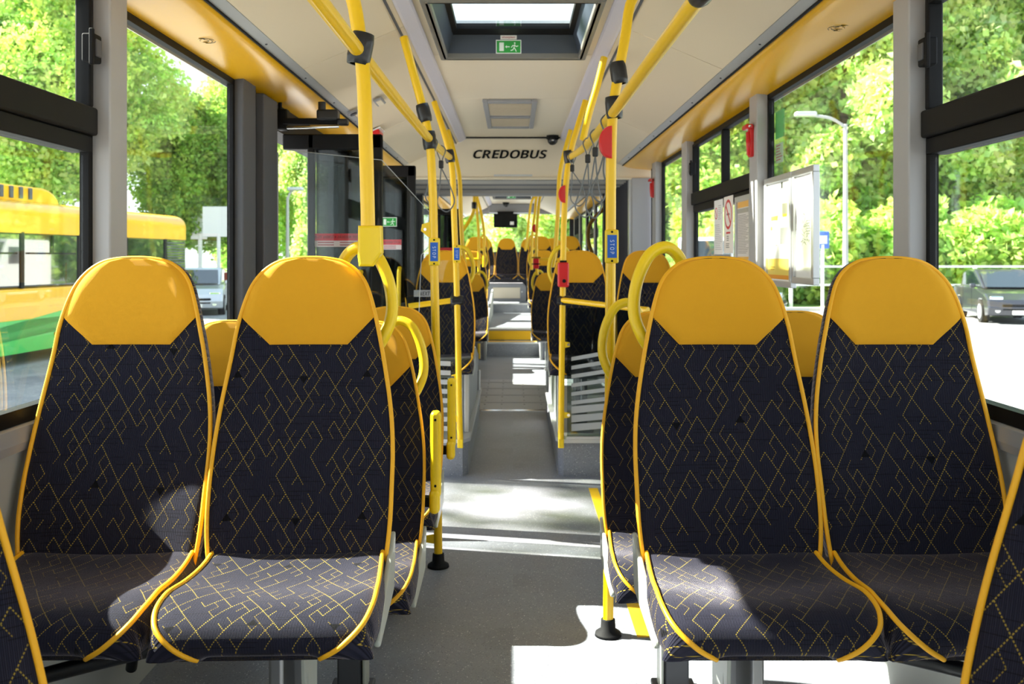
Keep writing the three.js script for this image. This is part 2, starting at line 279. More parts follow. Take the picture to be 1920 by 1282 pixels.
function windowUnit(n, s, d0, d1, { sash = false, split, latchAt, extra } = {}) {
  const g = new THREE.Group(); g.name = 'window_' + n; g.userData = { kind: 'structure', label: 'side window of the bus', category: 'window' }; scene.add(g);
  const a = 0.014, x0 = s * 1.136, x1 = s * 1.17, f = (y0, y1, p, q, r) => span(x0, x1, y0, y1, -p, -q, r);
  const sd = (p, q) => span(s * 1.136, s * 1.16, WB, WT, -p, -q);
  part('window_frame', [f(WB, WB + 0.035, d0, d1), f(WT - 0.035, WT, d0, d1), sd(d0 - 0.012, d0 + a), sd(d1 - a, d1 + 0.012)], black, g);
  const top = sash ? E + 0.30 : WT - 0.03;
  part('pane', span(s * 1.148, s * 1.153, WB + 0.03, top, -d0 - 0.02, -d1 + 0.02), glass, g);
  if (sash) {
    part('cross_bar', [span(s * 1.115, s * 1.19, E + 0.325, E + 0.40, -d0, -d1, 0.008), span(s * 1.13, s * 1.19, E + 0.28, E + 0.325, -d0, -d1, 0.004)], black, g);
    const xs0 = s * 1.122, xs1 = s * 1.165, sb = 0.02;
    part('sash_frame', [span(xs0, xs1, E + 0.40, WT - 0.03, -d0 - 0.012, -d0 - 0.012 - sb, 0.006), span(xs0, xs1, E + 0.40, WT - 0.03, -d1 + 0.012, -d1 + 0.012 + sb, 0.006), span(xs0, xs1, WT - 0.05, WT - 0.03, -d0 - 0.03, -d1 + 0.03, 0.006)], black, g);
    for (const q of split ?? []) part('mullion', span(xs0, xs1, E + 0.39, WT - 0.05, -q, -q - 0.035, 0.006), black, g);
    part('upper_pane', span(s * 1.142, s * 1.147, E + 0.39, WT - 0.05, -d0 - 0.02, -d1 + 0.02), glass, g);
  }
  if (latchAt) {
    const l = part('latch', [span(s * 1.09, s * 1.125, E + 0.51, E + 0.585, -latchAt, -latchAt - 0.045, 0.006), span(s * 1.088, s * 1.10, E + 0.50, E + 0.595, -latchAt + 0.012, -latchAt + 0.0, 0.004)], rubber, g);
    part('latch_grip', span(s * 1.085, s * 1.092, E + 0.525, E + 0.57, -latchAt - 0.005, -latchAt - 0.035, 0.003), darkGrey, l);
  }
  return g;
}
windowUnit(1, -1, 0.88, 2.44, { sash: true, latchAt: 2.36 }); windowUnit(2, -1, 2.57, 3.69); windowUnit(3, -1, -1.05, 0.71, { sash: true }); windowUnit(4, -1, 6.17, 7.4);
windowUnit(5, 1, 0.88, 2.485, { sash: true, latchAt: 2.40 }); windowUnit(6, 1, 2.61, 4.04); windowUnit(7, 1, 4.19, 5.69, { sash: true, split: [4.86], latchAt: 5.58 }); windowUnit(8, 1, 5.87, 6.92); windowUnit(9, 1, 7.11, 7.45); windowUnit(10, 1, -1.05, 0.71, { sash: true });
for (const [n, s] of [[11, -1], [12, 1]]) windowUnit(n, s, -2.55, -1.21);

// front end behind the eye: wall with windscreen
const wallF = shell('wall_front', 'front end wall of the bus');
part('lower_panel', span(-1.24, 1.24, 0, 0.8, ZF, ZF + 0.08), sidePanel, wallF); part('upper_panel', span(-1.24, 1.24, 2.1, YC + 0.15, ZF, ZF + 0.08), cream, wallF);
for (const s of [-1, 1]) part('corner_post', span(s * 1.1, s * 1.24, 0.8, 2.1, ZF, ZF + 0.08), darkGrey, wallF);
part('windscreen', span(-1.1, 1.1, 0.8, 2.1, ZF + 0.03, ZF + 0.036), glass, wallF);

// yellow valances along the window tops
function valance(n, s, d0, d1) {
  const g = shell('trim_' + n, 'glossy yellow valance above the windows');
  const c = new THREE.CatmullRomCurve3([[1.15, 0.722], [1.12, 0.727], [1.06, 0.732], [1.0, 0.738], [0.955, 0.746], [0.925, 0.757], [0.912, 0.772]].map(([x, y]) => V(x, y, 0))).getPoints(28);
  part('valance_panel', toCreasedNormals(prism([...c.map((p) => [s * p.x, E + p.y]), [s * 0.915, E + 0.80], [s * 1.16, E + 0.80]], -d0, -d1), 0.5), valanceMat, g);
  part('seam_strip', prism([[s * 0.913, E + 0.757], [s * 0.908, E + 0.757], [s * 0.908, E + 0.78], [s * 0.913, E + 0.78]], -d0, -d1), rubber, g);
  return g;
}
const valL = valance(1, -1, -ZF, DB), valR = valance(2, 1, -ZF, DB), valRL = valance(3, -1, DR + 0.25, DE), valRR = valance(4, 1, DR + 0.25, DE);
const ringMarks = (x, d, y) => { const out = []; for (const [r, a] of [[0.036, 0.3], [0.026, 1.2], [0.015, 2]]) for (let k = 0; k < 3; k++) out.push(new THREE.TorusGeometry(r, 0.0009, 5, 16, 1.5).rotateZ(a + k * 2.1).rotateX(Math.PI / 2).translate(x, y, -d)); return out; };
part('speaker_grille', ringMarks(-1.045, 3.07, E + 0.7325), rubber, valL); part('speaker_grille', ringMarks(1.045, 2.9, E + 0.7325), rubber, valR);

// bulkhead with raised letters, camera dome
const bulk = shell('wall_bulkhead', 'cream bulkhead arch above the joint');
const archTop = [[-0.91, E + 0.775], [-0.45, E + 0.965], [-0.4, E + 1.02], [0.4, E + 1.02], [0.45, E + 0.965], [0.91, E + 0.775], [1.2, E + 0.775], [1.2, E + 0.655], [-1.2, E + 0.655], [-1.2, E + 0.775]];
part('bulkhead_panel', prism(archTop, -DB, -DB - 0.06), creamLight, bulk);
part('shadow_gap', span(-0.4, 0.4, YC - 0.012, YC, -DB + 0.012, -DB), black, bulk);
part('roof_fill', span(-1.24, 1.24, E + 0.75, YC + 0.17, -DB - 0.07, -DB - 0.12), darkGrey, bulk);
part('lower_lip', span(-1.14, 1.14, E + 0.645, E + 0.665, -DB + 0.02, -DB - 0.06, 0.006), creamLight, bulk); part('name_plate', span(-0.16, 0.16, E + 0.672, E + 0.688, -DB + 0.004, -DB), alu, bulk);
for (const s of [-1, 1]) { part('jamb', span(s * 0.985, s * 1.22, 0, E + 0.66, -DB + 0.03, -DB - 0.06, 0.01), pillarMat, bulk); part('jamb_edge', span(s * 0.965, s * 0.99, 0, E + 0.66, -DB + 0.01, -DB - 0.08, 0.006), alu, bulk); }
const bold = await new FontLoader().loadAsync('fonts/droid/droid_sans_bold.typeface.json');
{
  const t = thing('maker_lettering', 'black slanted letters spelling the maker name on the bulkhead', 'lettering', [0, 0, 0]);
  let x = 0; const geos = [];
  for (const ch of 'CREDOBUS') {
    const g = new TextGeometry(ch, { font: bold, size: 0.062, depth: 0.006, curveSegments: 6, bevelEnabled: false }); g.computeBoundingBox();
    const w = g.boundingBox.max.x - g.boundingBox.min.x; g.translate(-g.boundingBox.min.x, 0, 0).scale(1.36, 1, 1); g.translate(x, 0, 0); x += w * 1.36 + 0.010; geos.push(g);
  }
  const k = 0.62 / x, sh = new THREE.Matrix4().set(1, 0.28, 0, 0, 0, 1, 0, 0, 0, 0, 1, 0, 0, 0, 0, 1);
  for (const g of geos) part('letter', g.scale(k, 1.12, 1).applyMatrix4(sh).translate(-0.34, E + 0.822, -DB), black, t);
}
{
  const t = thing('dome_camera', 'small black dome camera under the ceiling beside the bulkhead lettering', 'camera', [0.325, YC - 0.0, -DB + 0.09]);
  part('base', cyl(0.05, 0.05, 0.03, 0, -0.015, 0, 24), black, t); part('dome', new THREE.SphereGeometry(0.043, 20, 14).translate(0, -0.035, 0), softBlack, t); part('lens', cyl(0.012, 0.012, 0.01, 0, -0.045, 0.04, 16).rotateX(0.0), chrome, t);
}
// ceiling vent
{
  const t = thing('air_vent', 'rectangular cream ceiling vent with louvred grille', 'vent', [-0.02, YC, -6.33]);
  part('frame', [span(-0.175, -0.14, -0.02, 0.0, -0.6, 0.6, 0.006), span(0.14, 0.175, -0.02, 0, -0.6, 0.6, 0.006), span(-0.14, 0.14, -0.02, 0, 0.53, 0.6, 0.006), span(-0.14, 0.14, -0.02, 0, -0.6, -0.53, 0.006), span(-0.14, 0.14, -0.02, 0, -0.09, -0.04, 0.006)], frameGrey, t);
  for (let i = 0; i < 22; i++) { const z = -0.5 + i * 0.0475; if (Math.abs(z + 0.065) < 0.04) continue; part('slat', bx(0.285, 0.004, 0.03).rotateX(0.5).translate(0, -0.008, z), creamLight, t); }
  part('backing', span(-0.16, 0.16, -0.003, 0.0, -0.57, 0.57), std(0x857d70, 0.7), t);
}
// articulation: ribbed roof, bellows walls, rear arch
{
  const g = shell('bellows', 'ribbed grey folding bellows of the bus joint');
  for (let i = 0; i < 9; i++) { const d = DB + 0.16 + i * 0.175; part('roof_fold', alongX([[-d + 0.085, E + 0.72], [-d, E + 0.648 - (i > 6 ? 0.006 : 0)], [-d - 0.085, E + 0.72], [-d - 0.085, E + 0.74], [-d + 0.085, E + 0.74]], -1.05, 1.05), i % 3 ? bellowRoof : frameGrey, g); }
  for (const s of [-1, 1]) for (let i = 0; i < 11; i++) { const d = DB + 0.14 + i * 0.145; part('side_fold', flat([[s * 1.08, -d + 0.07], [s * 0.975, -d], [s * 1.08, -d - 0.07], [s * 1.1, -d - 0.07], [s * 1.1, -d + 0.07]], 0.02, E + 0.72), bellowMat, g); }
  part('outer_skin', [span(-1.12, -1.1, -0.05, E + 0.9, -DB - 0.06, -DR - 0.1), span(1.1, 1.12, -0.05, E + 0.9, -DB - 0.06, -DR - 0.1), span(-1.12, 1.12, E + 0.75, E + 0.80, -DB - 0.06, -DR - 0.1)], black, g);
}
const arch = shell('wall_arch', 'front arch of the rear bus section');
part('arch_beam', span(-1.24, 1.24, E + 0.635, YC + 0.17, -DR - 0.1, -DR - 0.25), frameGrey, arch); part('arch_lip', [span(-0.92, 0.92, E + 0.625, E + 0.66, -DR - 0.06, -DR - 0.14, 0.008)], alu, arch);
for (const s of [-1, 1]) part('arch_post', span(s * 0.93, s * 1.24, 0, E + 0.64, -DR - 0.1, -DR - 0.25), darkGrey, arch);
// rear walls
const wallRL = shell('wall_rear_left', 'door side wall of the rear section'), wallRR = shell('wall_rear_right', 'far wall of the rear section'), wallE = shell('wall_rear', 'rear end wall of the bus');
for (const [g, s] of [[wallRL, -1], [wallRR, 1]]) {
  lower(g, s, DR + 0.25, DE);
  for (const d of [10.9, 12.5, 13.9, 15.3, 16.6]) part('pillar', span(s * 1.118, s * 1.16, WB - 0.06, WT + 0.02, -d, -d - 0.1, 0.006), pillarMat, g);
  part('window_header', span(s * 1.145, s * 1.22, WT - 0.01, WT + 0.08, -DR - 0.25, -DE), black, g);
}
for (const [k, s] of [[0, -1], [1, 1]]) [[9.5, 10.89], [11.01, 12.49], [12.61, 13.89], [14.01, 15.29], [15.41, 16.59]].forEach(([a, b], i) => windowUnit(22 + k * 5 + i, s, a, b, { sash: i % 2 === 0, split: [(a + b) / 2] }));
part('lower_panel', span(-1.24, 1.24, 0, E + 0.10, -DE, -DE - 0.08), darkGrey, wallE); part('upper_panel', span(-1.24, 1.24, E + 0.82, YC + 0.17, -DE, -DE - 0.08), frameGrey, wallE);
for (const s of [-1, 1]) part('corner_post', span(s * 1.08, s * 1.24, E + 0.1, E + 0.82, -DE, -DE - 0.08), black, wallE);
part('pane', span(-1.08, 1.08, E + 0.1, E + 0.82, -DE - 0.03, -DE - 0.036), glass, wallE);
part('header_box', span(-0.46, 0.46, E + 0.83, YC, -DE + 0.35, -DE, 0.02), frameGrey, wallE);
{
  const t = thing('display_box', 'black display box hanging in front of the rear window', 'display', [-0.14, E + 0.68, -DE + 0.42]);
  part('housing', rb(0.44, 0.26, 0.1, 0, 0, 0, 0.012), black, t); part('mount', bx(0.3, 0.05, 0.06, 0, 0.145, -0.02), black, t); part('sticker', bx(0.07, 0.06, 0.003, 0.12, -0.05, 0.051), white, t, 'small white sticker');
  const c = thing('dome_camera', 'tiny black dome camera on the ceiling of the rear section', 'camera', [-0.13, YC, -DE + 0.75]); part('base', cyl(0.06, 0.06, 0.03, 0, -0.015, 0), black, c); part('dome', new THREE.SphereGeometry(0.05, 14, 10).translate(0, -0.035, 0), softBlack, c);
  const b = thing('rear_locker', 'grey locker box under the middle rear seat with a pale panel', 'locker', [-0.12, 0.5, -16.5]);
  part('body', prism([[-0.36, 0], [-0.36, 0.32], [0.30, 0.32], [0.36, 0.26], [0.36, 0]], 0, -0.75, 0.006), frameGrey, b); part('panel', rb(0.5, 0.2, 0.012, 0, 0.15, 0.004, 0.006), creamLight, b); for (const x of [-0.28, 0.28]) part('lock', cyl(0.014, 0.014, 0.01, 0, 0, 0, 12).rotateX(Math.PI / 2).translate(x, 0.17, 0.006), chrome, b);
}

// ---------------------------------------------------------------- seats
const OUT = new THREE.CatmullRomCurve3([[0.196, -0.03], [0.207, 0.04], [0.211, 0.15], [0.209, 0.25], [0.199, 0.34], [0.185, 0.42], [0.170, 0.50], [0.155, 0.558], [0.138, 0.604], [0.113, 0.637], [0.077, 0.659], [0.032, 0.667], [0.002, 0.668]].map(([x, y]) => V(x, y, 0))).getPoints(72);
const halfAt = (v) => { for (let i = 1; i < OUT.length; i++) if (OUT[i].y >= v) { const a = OUT[i - 1], b = OUT[i], k = (v - a.y) / Math.max(1e-6, b.y - a.y); return a.x + (b.x - a.x) * k; } return 0.002; };
const leanZ = (v) => -0.205 * v - 0.03 * Math.sin(Math.max(0, v) / 0.668 * Math.PI) + 0.018 * Math.exp(-Math.pow((v - 0.12) / 0.12, 2)) + 0.012 * Math.exp(-Math.pow((v - 0.57) / 0.08, 2));
const frontZ = (s, v) => { const a = Math.abs(s); return leanZ(v) + 0.026 * Math.pow(a, 2.4) * (v < 0.5 ? 1 : Math.max(0.1, 1 - (v - 0.5) / 0.15)) - 0.010 * Math.pow(a, 14); };
function backrestGeo() {
  const n = 26, m = 22, th = (v) => 0.062 - 0.028 * Math.max(0, v) / 0.668;
  const rows = OUT.map((p) => p), N = n + m;
  const g = grid(N, rows.length - 1, (u, t) => {
    const p = rows[Math.round(t * (rows.length - 1))], k = Math.round(u * N), w = p.x, v = p.y; let x, z;
    if (k <= n) { const s = Math.sin((k / n - 0.5) * Math.PI); x = s * w; z = frontZ(s, v); }
    else { const s = Math.cos((k - n) / m * Math.PI), e = Math.sin((k - n) / m * Math.PI); x = s * w * (1 - 0.0 * e); z = frontZ(1, v) - 0.012 - (th(v) + 0.012) * Math.pow(e, 0.35); }
    return [x, v, z, x / TILE + 0.5, v / TILE];
  });
  return toCreasedNormals(g, 0.9);
}
function headGeo() {
  const vs = []; for (let v = 0.462; v < 0.668; v += 0.0068) vs.push(v); vs.push(0.6665);
  const hw = (v) => Math.min(halfAt(v) - 0.002, 0.094 + 0.075 * (v - 0.462) / 0.075), nr = vs.length - 1, nc = 22;
  const f = (off) => (u, t) => { const v = vs[Math.round(t * nr)], s = u * 2 - 1, x = s * Math.max(0.001, hw(v)), S = x / Math.max(0.002, halfAt(v)); const ed = Math.min(1, Math.min((1 - Math.abs(s)) * 5, t * 8, (1 - t) * 6 + 0.2)); return [x, v, frontZ(S, v) + (off ? 0.003 + 0.006 * Math.sqrt(Math.max(0, ed)) : -0.004), x / TILE, v / TILE]; };
  const top = grid(nc, nr, f(true)); const rim = [];
  const edge = (fn, n) => rim.push(grid(n, 1, (u, t) => fn(u, t)));
  edge((u, t) => f(t > 0.5)(0, u), nr); edge((u, t) => f(t < 0.5)(1, u), nr); edge((u, t) => f(t < 0.5)(u, 0), nc);
  return M(top, rim);
}
const pipeBack = tube([...OUT.filter((_, i) => i % 4 === 0).map((p) => [p.x, p.y, frontZ(1, p.y) + 0.003]), ...OUT.filter((_, i) => i % 4 === 0).reverse().map((p) => [-p.x, p.y, frontZ(1, p.y) + 0.003])], 0.0052, { seg: 150, rad: 8 });
const CU = [[-0.035, -0.012, 0.188], [0, 0.0, 0.192], [0.08, -0.009, 0.197], [0.17, -0.008, 0.203], [0.25, 0.001, 0.208], [0.31, 0.007, 0.209], [0.35, 0.005, 0.204], [0.378, -0.008, 0.192], [0.390, -0.026, 0.172], [0.391, -0.045, 0.148], [0.380, -0.064, 0.118], [0.355, -0.074, 0.11]];
const CUc = new THREE.CatmullRomCurve3(CU.map((q) => V(q[0], q[1], q[2]))).getPoints(44);
const cushionTop = grid(26, 44, (u, t) => { const p = CUc[Math.round(t * 44)], s = Math.sin((u - 0.5) * Math.PI), x = s * p.z, q = Math.max(0, Math.min(1, (0.36 - p.x) / 0.1)); return [x, p.y + 0.016 * Math.pow(Math.abs(s), 2.2) * q - 0.008 * Math.pow(Math.abs(s), 12), p.x, x / TILE + 0.5, (p.x - p.y) / TILE]; });
const cushEdge = (sg) => CUc.filter((_, i) => i >= 3 && i <= 42).filter((_, i) => i % 2 === 0).map((p) => { const q = Math.max(0, Math.min(1, (0.36 - p.x) / 0.1)); return [sg * p.z, p.y + 0.016 * q - 0.006, p.x]; });
const cushionBody = (() => { // fabric sides under the piping, down to the pan
  const edge = CUc.slice(0, 43), side = (sg) => grid(edge.length - 1, 4, (u, t) => { const p = edge[Math.round(u * (edge.length - 1))], q = Math.max(0, Math.min(1, (0.36 - p.x) / 0.1)), yt = p.y + 0.016 * q - 0.007, yb = -0.079, w = p.z + 0.012 * Math.sin(t * Math.PI) * (p.x < 0.36 ? 1 : 0.3) + (p.x > 0.36 ? 0.05 * t * (p.x - 0.36) / 0.04 : 0); return [sg * w, yt + (yb - yt) * t, p.x - (p.x > 0.3 ? 0.02 * t : 0), p.x / TILE, (yt + (yb - yt) * t) / TILE]; });
  return M(side(1), side(-1), bx(0.38, 0.01, 0.38, 0, -0.079, 0.165));
})();
const sideShell = (sg) => { const s = new THREE.Shape(); s.moveTo(0.06, 0.03); s.quadraticCurveTo(0.02, 0.03, 0.0, 0.012); s.bezierCurveTo(-0.08, -0.012, -0.17, -0.03, -0.27, -0.085); s.quadraticCurveTo(-0.28, -0.10, -0.25, -0.105); s.bezierCurveTo(-0.17, -0.10, -0.05, -0.10, 0.03, -0.09); s.closePath(); return prism(s, 0, 0.012, 0.004).rotateY(Math.PI / 2).translate(sg > 0 ? 0.204 : -0.216, 0, 0); };
const G = { back: backrestGeo(), head: headGeo(), pipeC: M(tube(cushEdge(1), 0.0052, { seg: 60, rad: 8 }), tube(cushEdge(-1), 0.0052, { seg: 60, rad: 8 })), shellP: sideShell(1), shellN: sideShell(-1) };
const handlePts = (s) => [[s * 0.055, 0.60, -0.225], [s * 0.072, 0.668, -0.225], [s * 0.105, 0.694, -0.215], [s * 0.145, 0.682, -0.205], [s * 0.178, 0.63, -0.195], [s * 0.194, 0.568, -0.185], [s * 0.193, 0.52, -0.175], [s * 0.176, 0.475, -0.16], [s * 0.16, 0.45, -0.158]];
const legGeo = (h) => {
  const a = [rb(0.072, h - 0.02, 0.05, 0.0, -(h) / 2, 0.1, 0.008), rb(0.03, h * 0.5, 0.16, 0.0, -h * 0.25, 0.16, 0.008), rb(0.13, 0.018, 0.2, 0, -h + 0.009, 0.12, 0.006), rb(0.30, 0.03, 0.24, 0, -0.012, 0.14, 0.008)];
  return M(a);
};
const plateGeo = (h) => { const s = new THREE.Shape(); s.moveTo(-0.05, 0); s.lineTo(0.10, 0); s.lineTo(0.075, -h * 0.45); s.lineTo(0.055, -h * 0.2); s.lineTo(0.03, -h * 0.6); s.lineTo(0.03, -h + 0.02); s.lineTo(-0.05, -h + 0.02); s.closePath(); const hole = new THREE.Path(); hole.absellipse(-0.012, -h * 0.36, 0.014, 0.022, 0, 7); s.holes.push(hole); return prism(s, 0, 0.008, 0.0015).rotateY(-Math.PI / 2); };
function makeSeat(name, label, { x, z, sh, base = 0, turn = 0, handle = 0, arm = 0, leg = true, bar = 0, shellSide = 0, hy = 0, lean = 0, group }) {
  const t = thing(name, label, 'seat', [x, base, z], turn, group); t.scale.x = 0.978; const fabric = fabrics[seatCount++ % 4], up = (g) => { const c = g.clone(); return c; };
  const put = (n, g, m, lab, parent = t) => { const p = part(n, g, m, parent, lab); if (parent === t) p.position.y = sh; return p; };
  const b = put('backrest', G.back, fabric); b.rotation.x = -lean; part('headrest', G.head, yellowCloth, b, 'yellow headrest cover'); part('piping', pipeBack, pipingMat, b, 'yellow piping');
  const c = put('cushion', cushionTop, fabric); part('piping', G.pipeC, pipingMat, c, 'yellow piping'); part('cushion_side', cushionBody, fabric, c);
  if (!bar) put('side_shell', (handle || arm || shellSide || (x < 0 ? 1 : -1)) > 0 ? G.shellP : G.shellN, shellGrey, 'grey plastic side shell');
  if (handle) put('grab_handle', tube(handlePts(handle).map(([a, b, c]) => [a, b + hy, c]), 0.0155, { seg: 60, rad: 14 }), plastic, 'yellow grab handle');
  if (arm) {
    const a = put('armrest', [rb(0.034, 0.27, 0.042, arm * 0.247, 0.26, -0.045, 0.014, 3), rb(0.034, 0.075, 0.055, arm * 0.244, 0.115, -0.04, 0.016, 3)], plastic, 'yellow folded-up armrest');
    for (const q of [0.37, 0.165]) part('screw', cyl(0.004, 0.004, 0.004, 0, 0, 0, 10).rotateX(Math.PI / 2).translate(arm * 0.247, q, -0.0235), rubber, a);
    part('pivot', bx(0.04, 0.03, 0.03, arm * 0.218, 0.11, -0.055), rubber, a);
  }
  const h = sh - 0.09;
  if (leg) { const l = put('leg', legGeo(h), leg === 'dark' ? darkGrey : steel); l.position.y = sh - 0.09; const pl = part('gusset', plateGeo(h), shellGrey, l); pl.position.set(x < 0 ? 0.05 : -0.042, -0.0, 0.1); }
  if (bar) put('support_bar', [tube([[-bar * 0.19, -0.115, 0.23], [-bar * 0.06, -0.135, 0.26], [bar * 0.07, -0.17, 0.26], [bar * 0.16, -0.22, 0.22], [bar * 0.185, -0.30, 0.2]], 0.016, { seg: 40 }), rb(0.30, 0.035, 0.2, 0, -0.10, 0.14, 0.01)], softBlack, 'black curved support bar');
  return t;
}
const SX = [0.483, 0.908];
// first full row, raised
const R1 = { sh: 0.630, z: -2.05, group: 'first row of seats facing the eye' };
makeSeat('bus_chair', 'raised window seat on the door side, first row, sun streak on the cushion edge', { x: -SX[1], turn: 0.015, ...R1, leg: false, bar: -1 });
makeSeat('bus_chair', 'raised aisle seat with sunlit grey cushion under the thick curved pole, door side', { x: -SX[0], turn: 0.035, ...R1, handle: 1 });
makeSeat('bus_chair', 'raised aisle seat with one sunlit patch on its cushion, notice board side', { x: SX[0] + 0.005, ...R1, handle: -1 });
makeSeat('bus_chair', 'raised window seat in full shade beside the dark grey parked car view', { x: SX[1], ...R1, leg: false, bar: 1 });
// corner seats close to the eye
makeSeat('bus_chair', 'close blurred seat edge in the bottom corner on the door side', { x: -0.71, z: -1.0, sh: 0.5, turn: 0.75, lean: 0.2 });
makeSeat('bus_chair', 'close blurred seat edge in the bottom corner on the notice board side', { x: 0.70, z: -1.0, sh: 0.575, turn: -0.75, lean: 0.2 });
// second rows, low
makeSeat('bus_chair', 'low second-row window seat on the door side, mostly behind the first row', { x: -0.91, z: -2.79, sh: 0.425, leg: false, bar: -1 });
makeSeat('bus_chair', 'low second-row aisle seat with grab handle and upright armrest, door side', { x: -SX[0], z: -2.79, sh: 0.425, handle: 1, arm: 1, leg: 'dark', hy: -0.03 });
makeSeat('bus_chair', 'low second-row aisle seat with grab handle beside the floor pole, notice board side', { x: SX[0], z: -2.79, sh: 0.455, handle: -1, leg: 'dark' });
makeSeat('bus_chair', 'low second-row window seat seen between the two raised seats, notice board side', { x: SX[1], z: -2.79, sh: 0.455, leg: false, bar: 1 });
makeSeat('bus_chair', 'third-row window seat hidden behind the door side rows', { x: -0.91, z: -3.52, sh: 0.425, leg: false, bar: -1 });
makeSeat('bus_chair', 'third-row aisle seat with upright armrest just before the door screen', { x: -SX[0], z: -3.52, sh: 0.43, arm: 1, leg: 'dark' });
// seats on the platforms
makeSeat('bus_chair', 'platform aisle seat behind the striped glass screen and red box', { x: 0.43, z: -5.8, base: 0.222, sh: 0.45, handle: -1 });
makeSeat('bus_chair', 'platform window seat behind the pole with the blue stop panel, notice board side', { x: 0.87, z: -5.8, base: 0.222, sh: 0.45 });
makeSeat('bus_chair', 'platform aisle seat behind the two blue stop panels, door side', { x: -0.455, z: -5.85, base: 0.222, sh: 0.45, handle: 1 });
makeSeat('bus_chair', 'platform window seat behind the open door leaves', { x: -0.895, z: -5.85, base: 0.222, sh: 0.45 });
// rear section
const far = (label, x, d, top, base, o = {}) => makeSeat('bus_chair', label, { x, z: -d, base, sh: E + top - 0.668 - base, ...o });
far('far low aisle seat with orange-lit headrest beyond the joint, door side', -0.5, 10.6, -0.2, 0, { handle: 1 });
far('far middle-height aisle seat behind a grab hoop, door side', -0.55, 12.2, 0.08, 0.28, { handle: 1 });
far('far high seat before the rear window, door side', -0.57, 13.9, 0.31, 0.5, { handle: 1 });
far('far low aisle seat just beyond the joint opposite the door side', 0.42, 10.6, -0.19, 0, { handle: -1 });
far('far middle-height aisle seat behind the small red box', 0.41, 12.2, 0.09, 0.28, { handle: -1 });
far('far high aisle seat with red push button in front, notice board side', 0.42, 13.9, 0.32, 0.5, { handle: -1 });
far('far high window seat under the last side windows, notice board side', 0.87, 13.9, 0.32, 0.5);
far('far middle-height window seat beside the brown handrail', 0.86, 12.2, 0.09, 0.28);
far('middle seat of the last row above the grey locker', -0.12, 16.75, 0.348, 0.82, { leg: false });
for (const [x, l] of [[-0.55, 'last-row seat beside the middle one, door side'], [0.31, 'last-row seat beside the middle one, notice board side'], [0.74, 'last-row corner seat, notice board side']]) far(l, x, 16.75, 0.348, 0.5, { leg: false });
for (const [a, b] of [[-1.13, -0.5], [0.26, 1.13]]) stepBox('seat_bench', a, b, 0.5, 0.80, 16.48, DE, frameGrey);

// ---------------------------------------------------------------- poles, rails, straps
const PR = 0.0178;
function collar(p, dir = V(0, 1, 0), r = 0.029, h = 0.075) { const g = new THREE.LatheGeometry([[0.019, -h / 2], [r * 0.9, -h / 2], [r, -h / 4], [r, h / 4], [r * 0.9, h / 2], [0.019, h / 2]].map(([a, b]) => new THREE.Vector2(a, b)), 20); g.applyQuaternion(new THREE.Quaternion().setFromUnitVectors(V(0, 1, 0), dir.clone().normalize())); return g.translate(p.x, p.y, p.z); }
const stopTex = canvas(128, 384, (c) => { c.fillStyle = '#1f63c9'; c.fillRect(0, 0, 128, 384); c.save(); c.translate(64, 192); c.rotate(Math.PI / 2); c.fillStyle = '#e6f0ff'; c.font = '76px sans-serif'; c.textAlign = 'center'; c.fillText('S T O P', 10, 26); c.font = '18px sans-serif'; c.fillText('. : . : .', 30, -38); c.restore(); });
const stopMat = std(0xffffff, 0.4, { map: stopTex });
function stopPanel(t, p, h = 0.115, turn = 0) {
  const b = part('stop_panel', rb(0.046, h, 0.03, 0, 0, 0, 0.006), plastic, t, 'yellow holder with blue stop label'); b.position.copy(p).add(V(0, 0, 0.012)); b.rotation.y = turn;
  part('stop_label', bx(0.032, h * 0.68, 0.002, 0, 0, 0.0158), stopMat, b, 'blue label'); for (const k of [0.43, -0.43]) part('screw', cyl(0.004, 0.004, 0.003, 0, 0, 0, 10).rotateX(Math.PI / 2).translate(0, h * k, 0.0155), rubber, b);
}
const redHalf = (p, r, t, sx = -1) => { const s = new THREE.Shape(); s.moveTo(0, -r); s.quadraticCurveTo(sx * r * 0.5, -r, sx * r * 0.72, -r * 0.45); s.quadraticCurveTo(sx * r * 0.86, 0, sx * r * 0.72, r * 0.45); s.quadraticCurveTo(sx * r * 0.5, r, 0, r); s.closePath(); const m = part('stop_button', prism(s, -0.016, 0.016, 0.005), red, t, 'red half-round push button'); m.position.copy(p); return m; };
function pole(label, pts, r = PR, o = {}) {
  const t = thing('grab_pole', label, 'pole'); part('tube', tube(pts, r, { seg: 70, rad: 16 }), paint, t);
  for (const p of o.collars ?? []) part('collar', collar(p[0], p[1]), softBlack, t, 'black joint');
  return t;
}
const base = (t, p) => { const f = part('floor_flange', new THREE.LatheGeometry([[0.019, 0.058], [0.024, 0.055], [0.026, 0.022], [0.044, 0.01], [0.046, 0], [0, 0]].map(([a, b]) => new THREE.Vector2(a, b)), 24), rubber, t, 'black floor flange'); f.position.set(p.x, 0, p.z); };
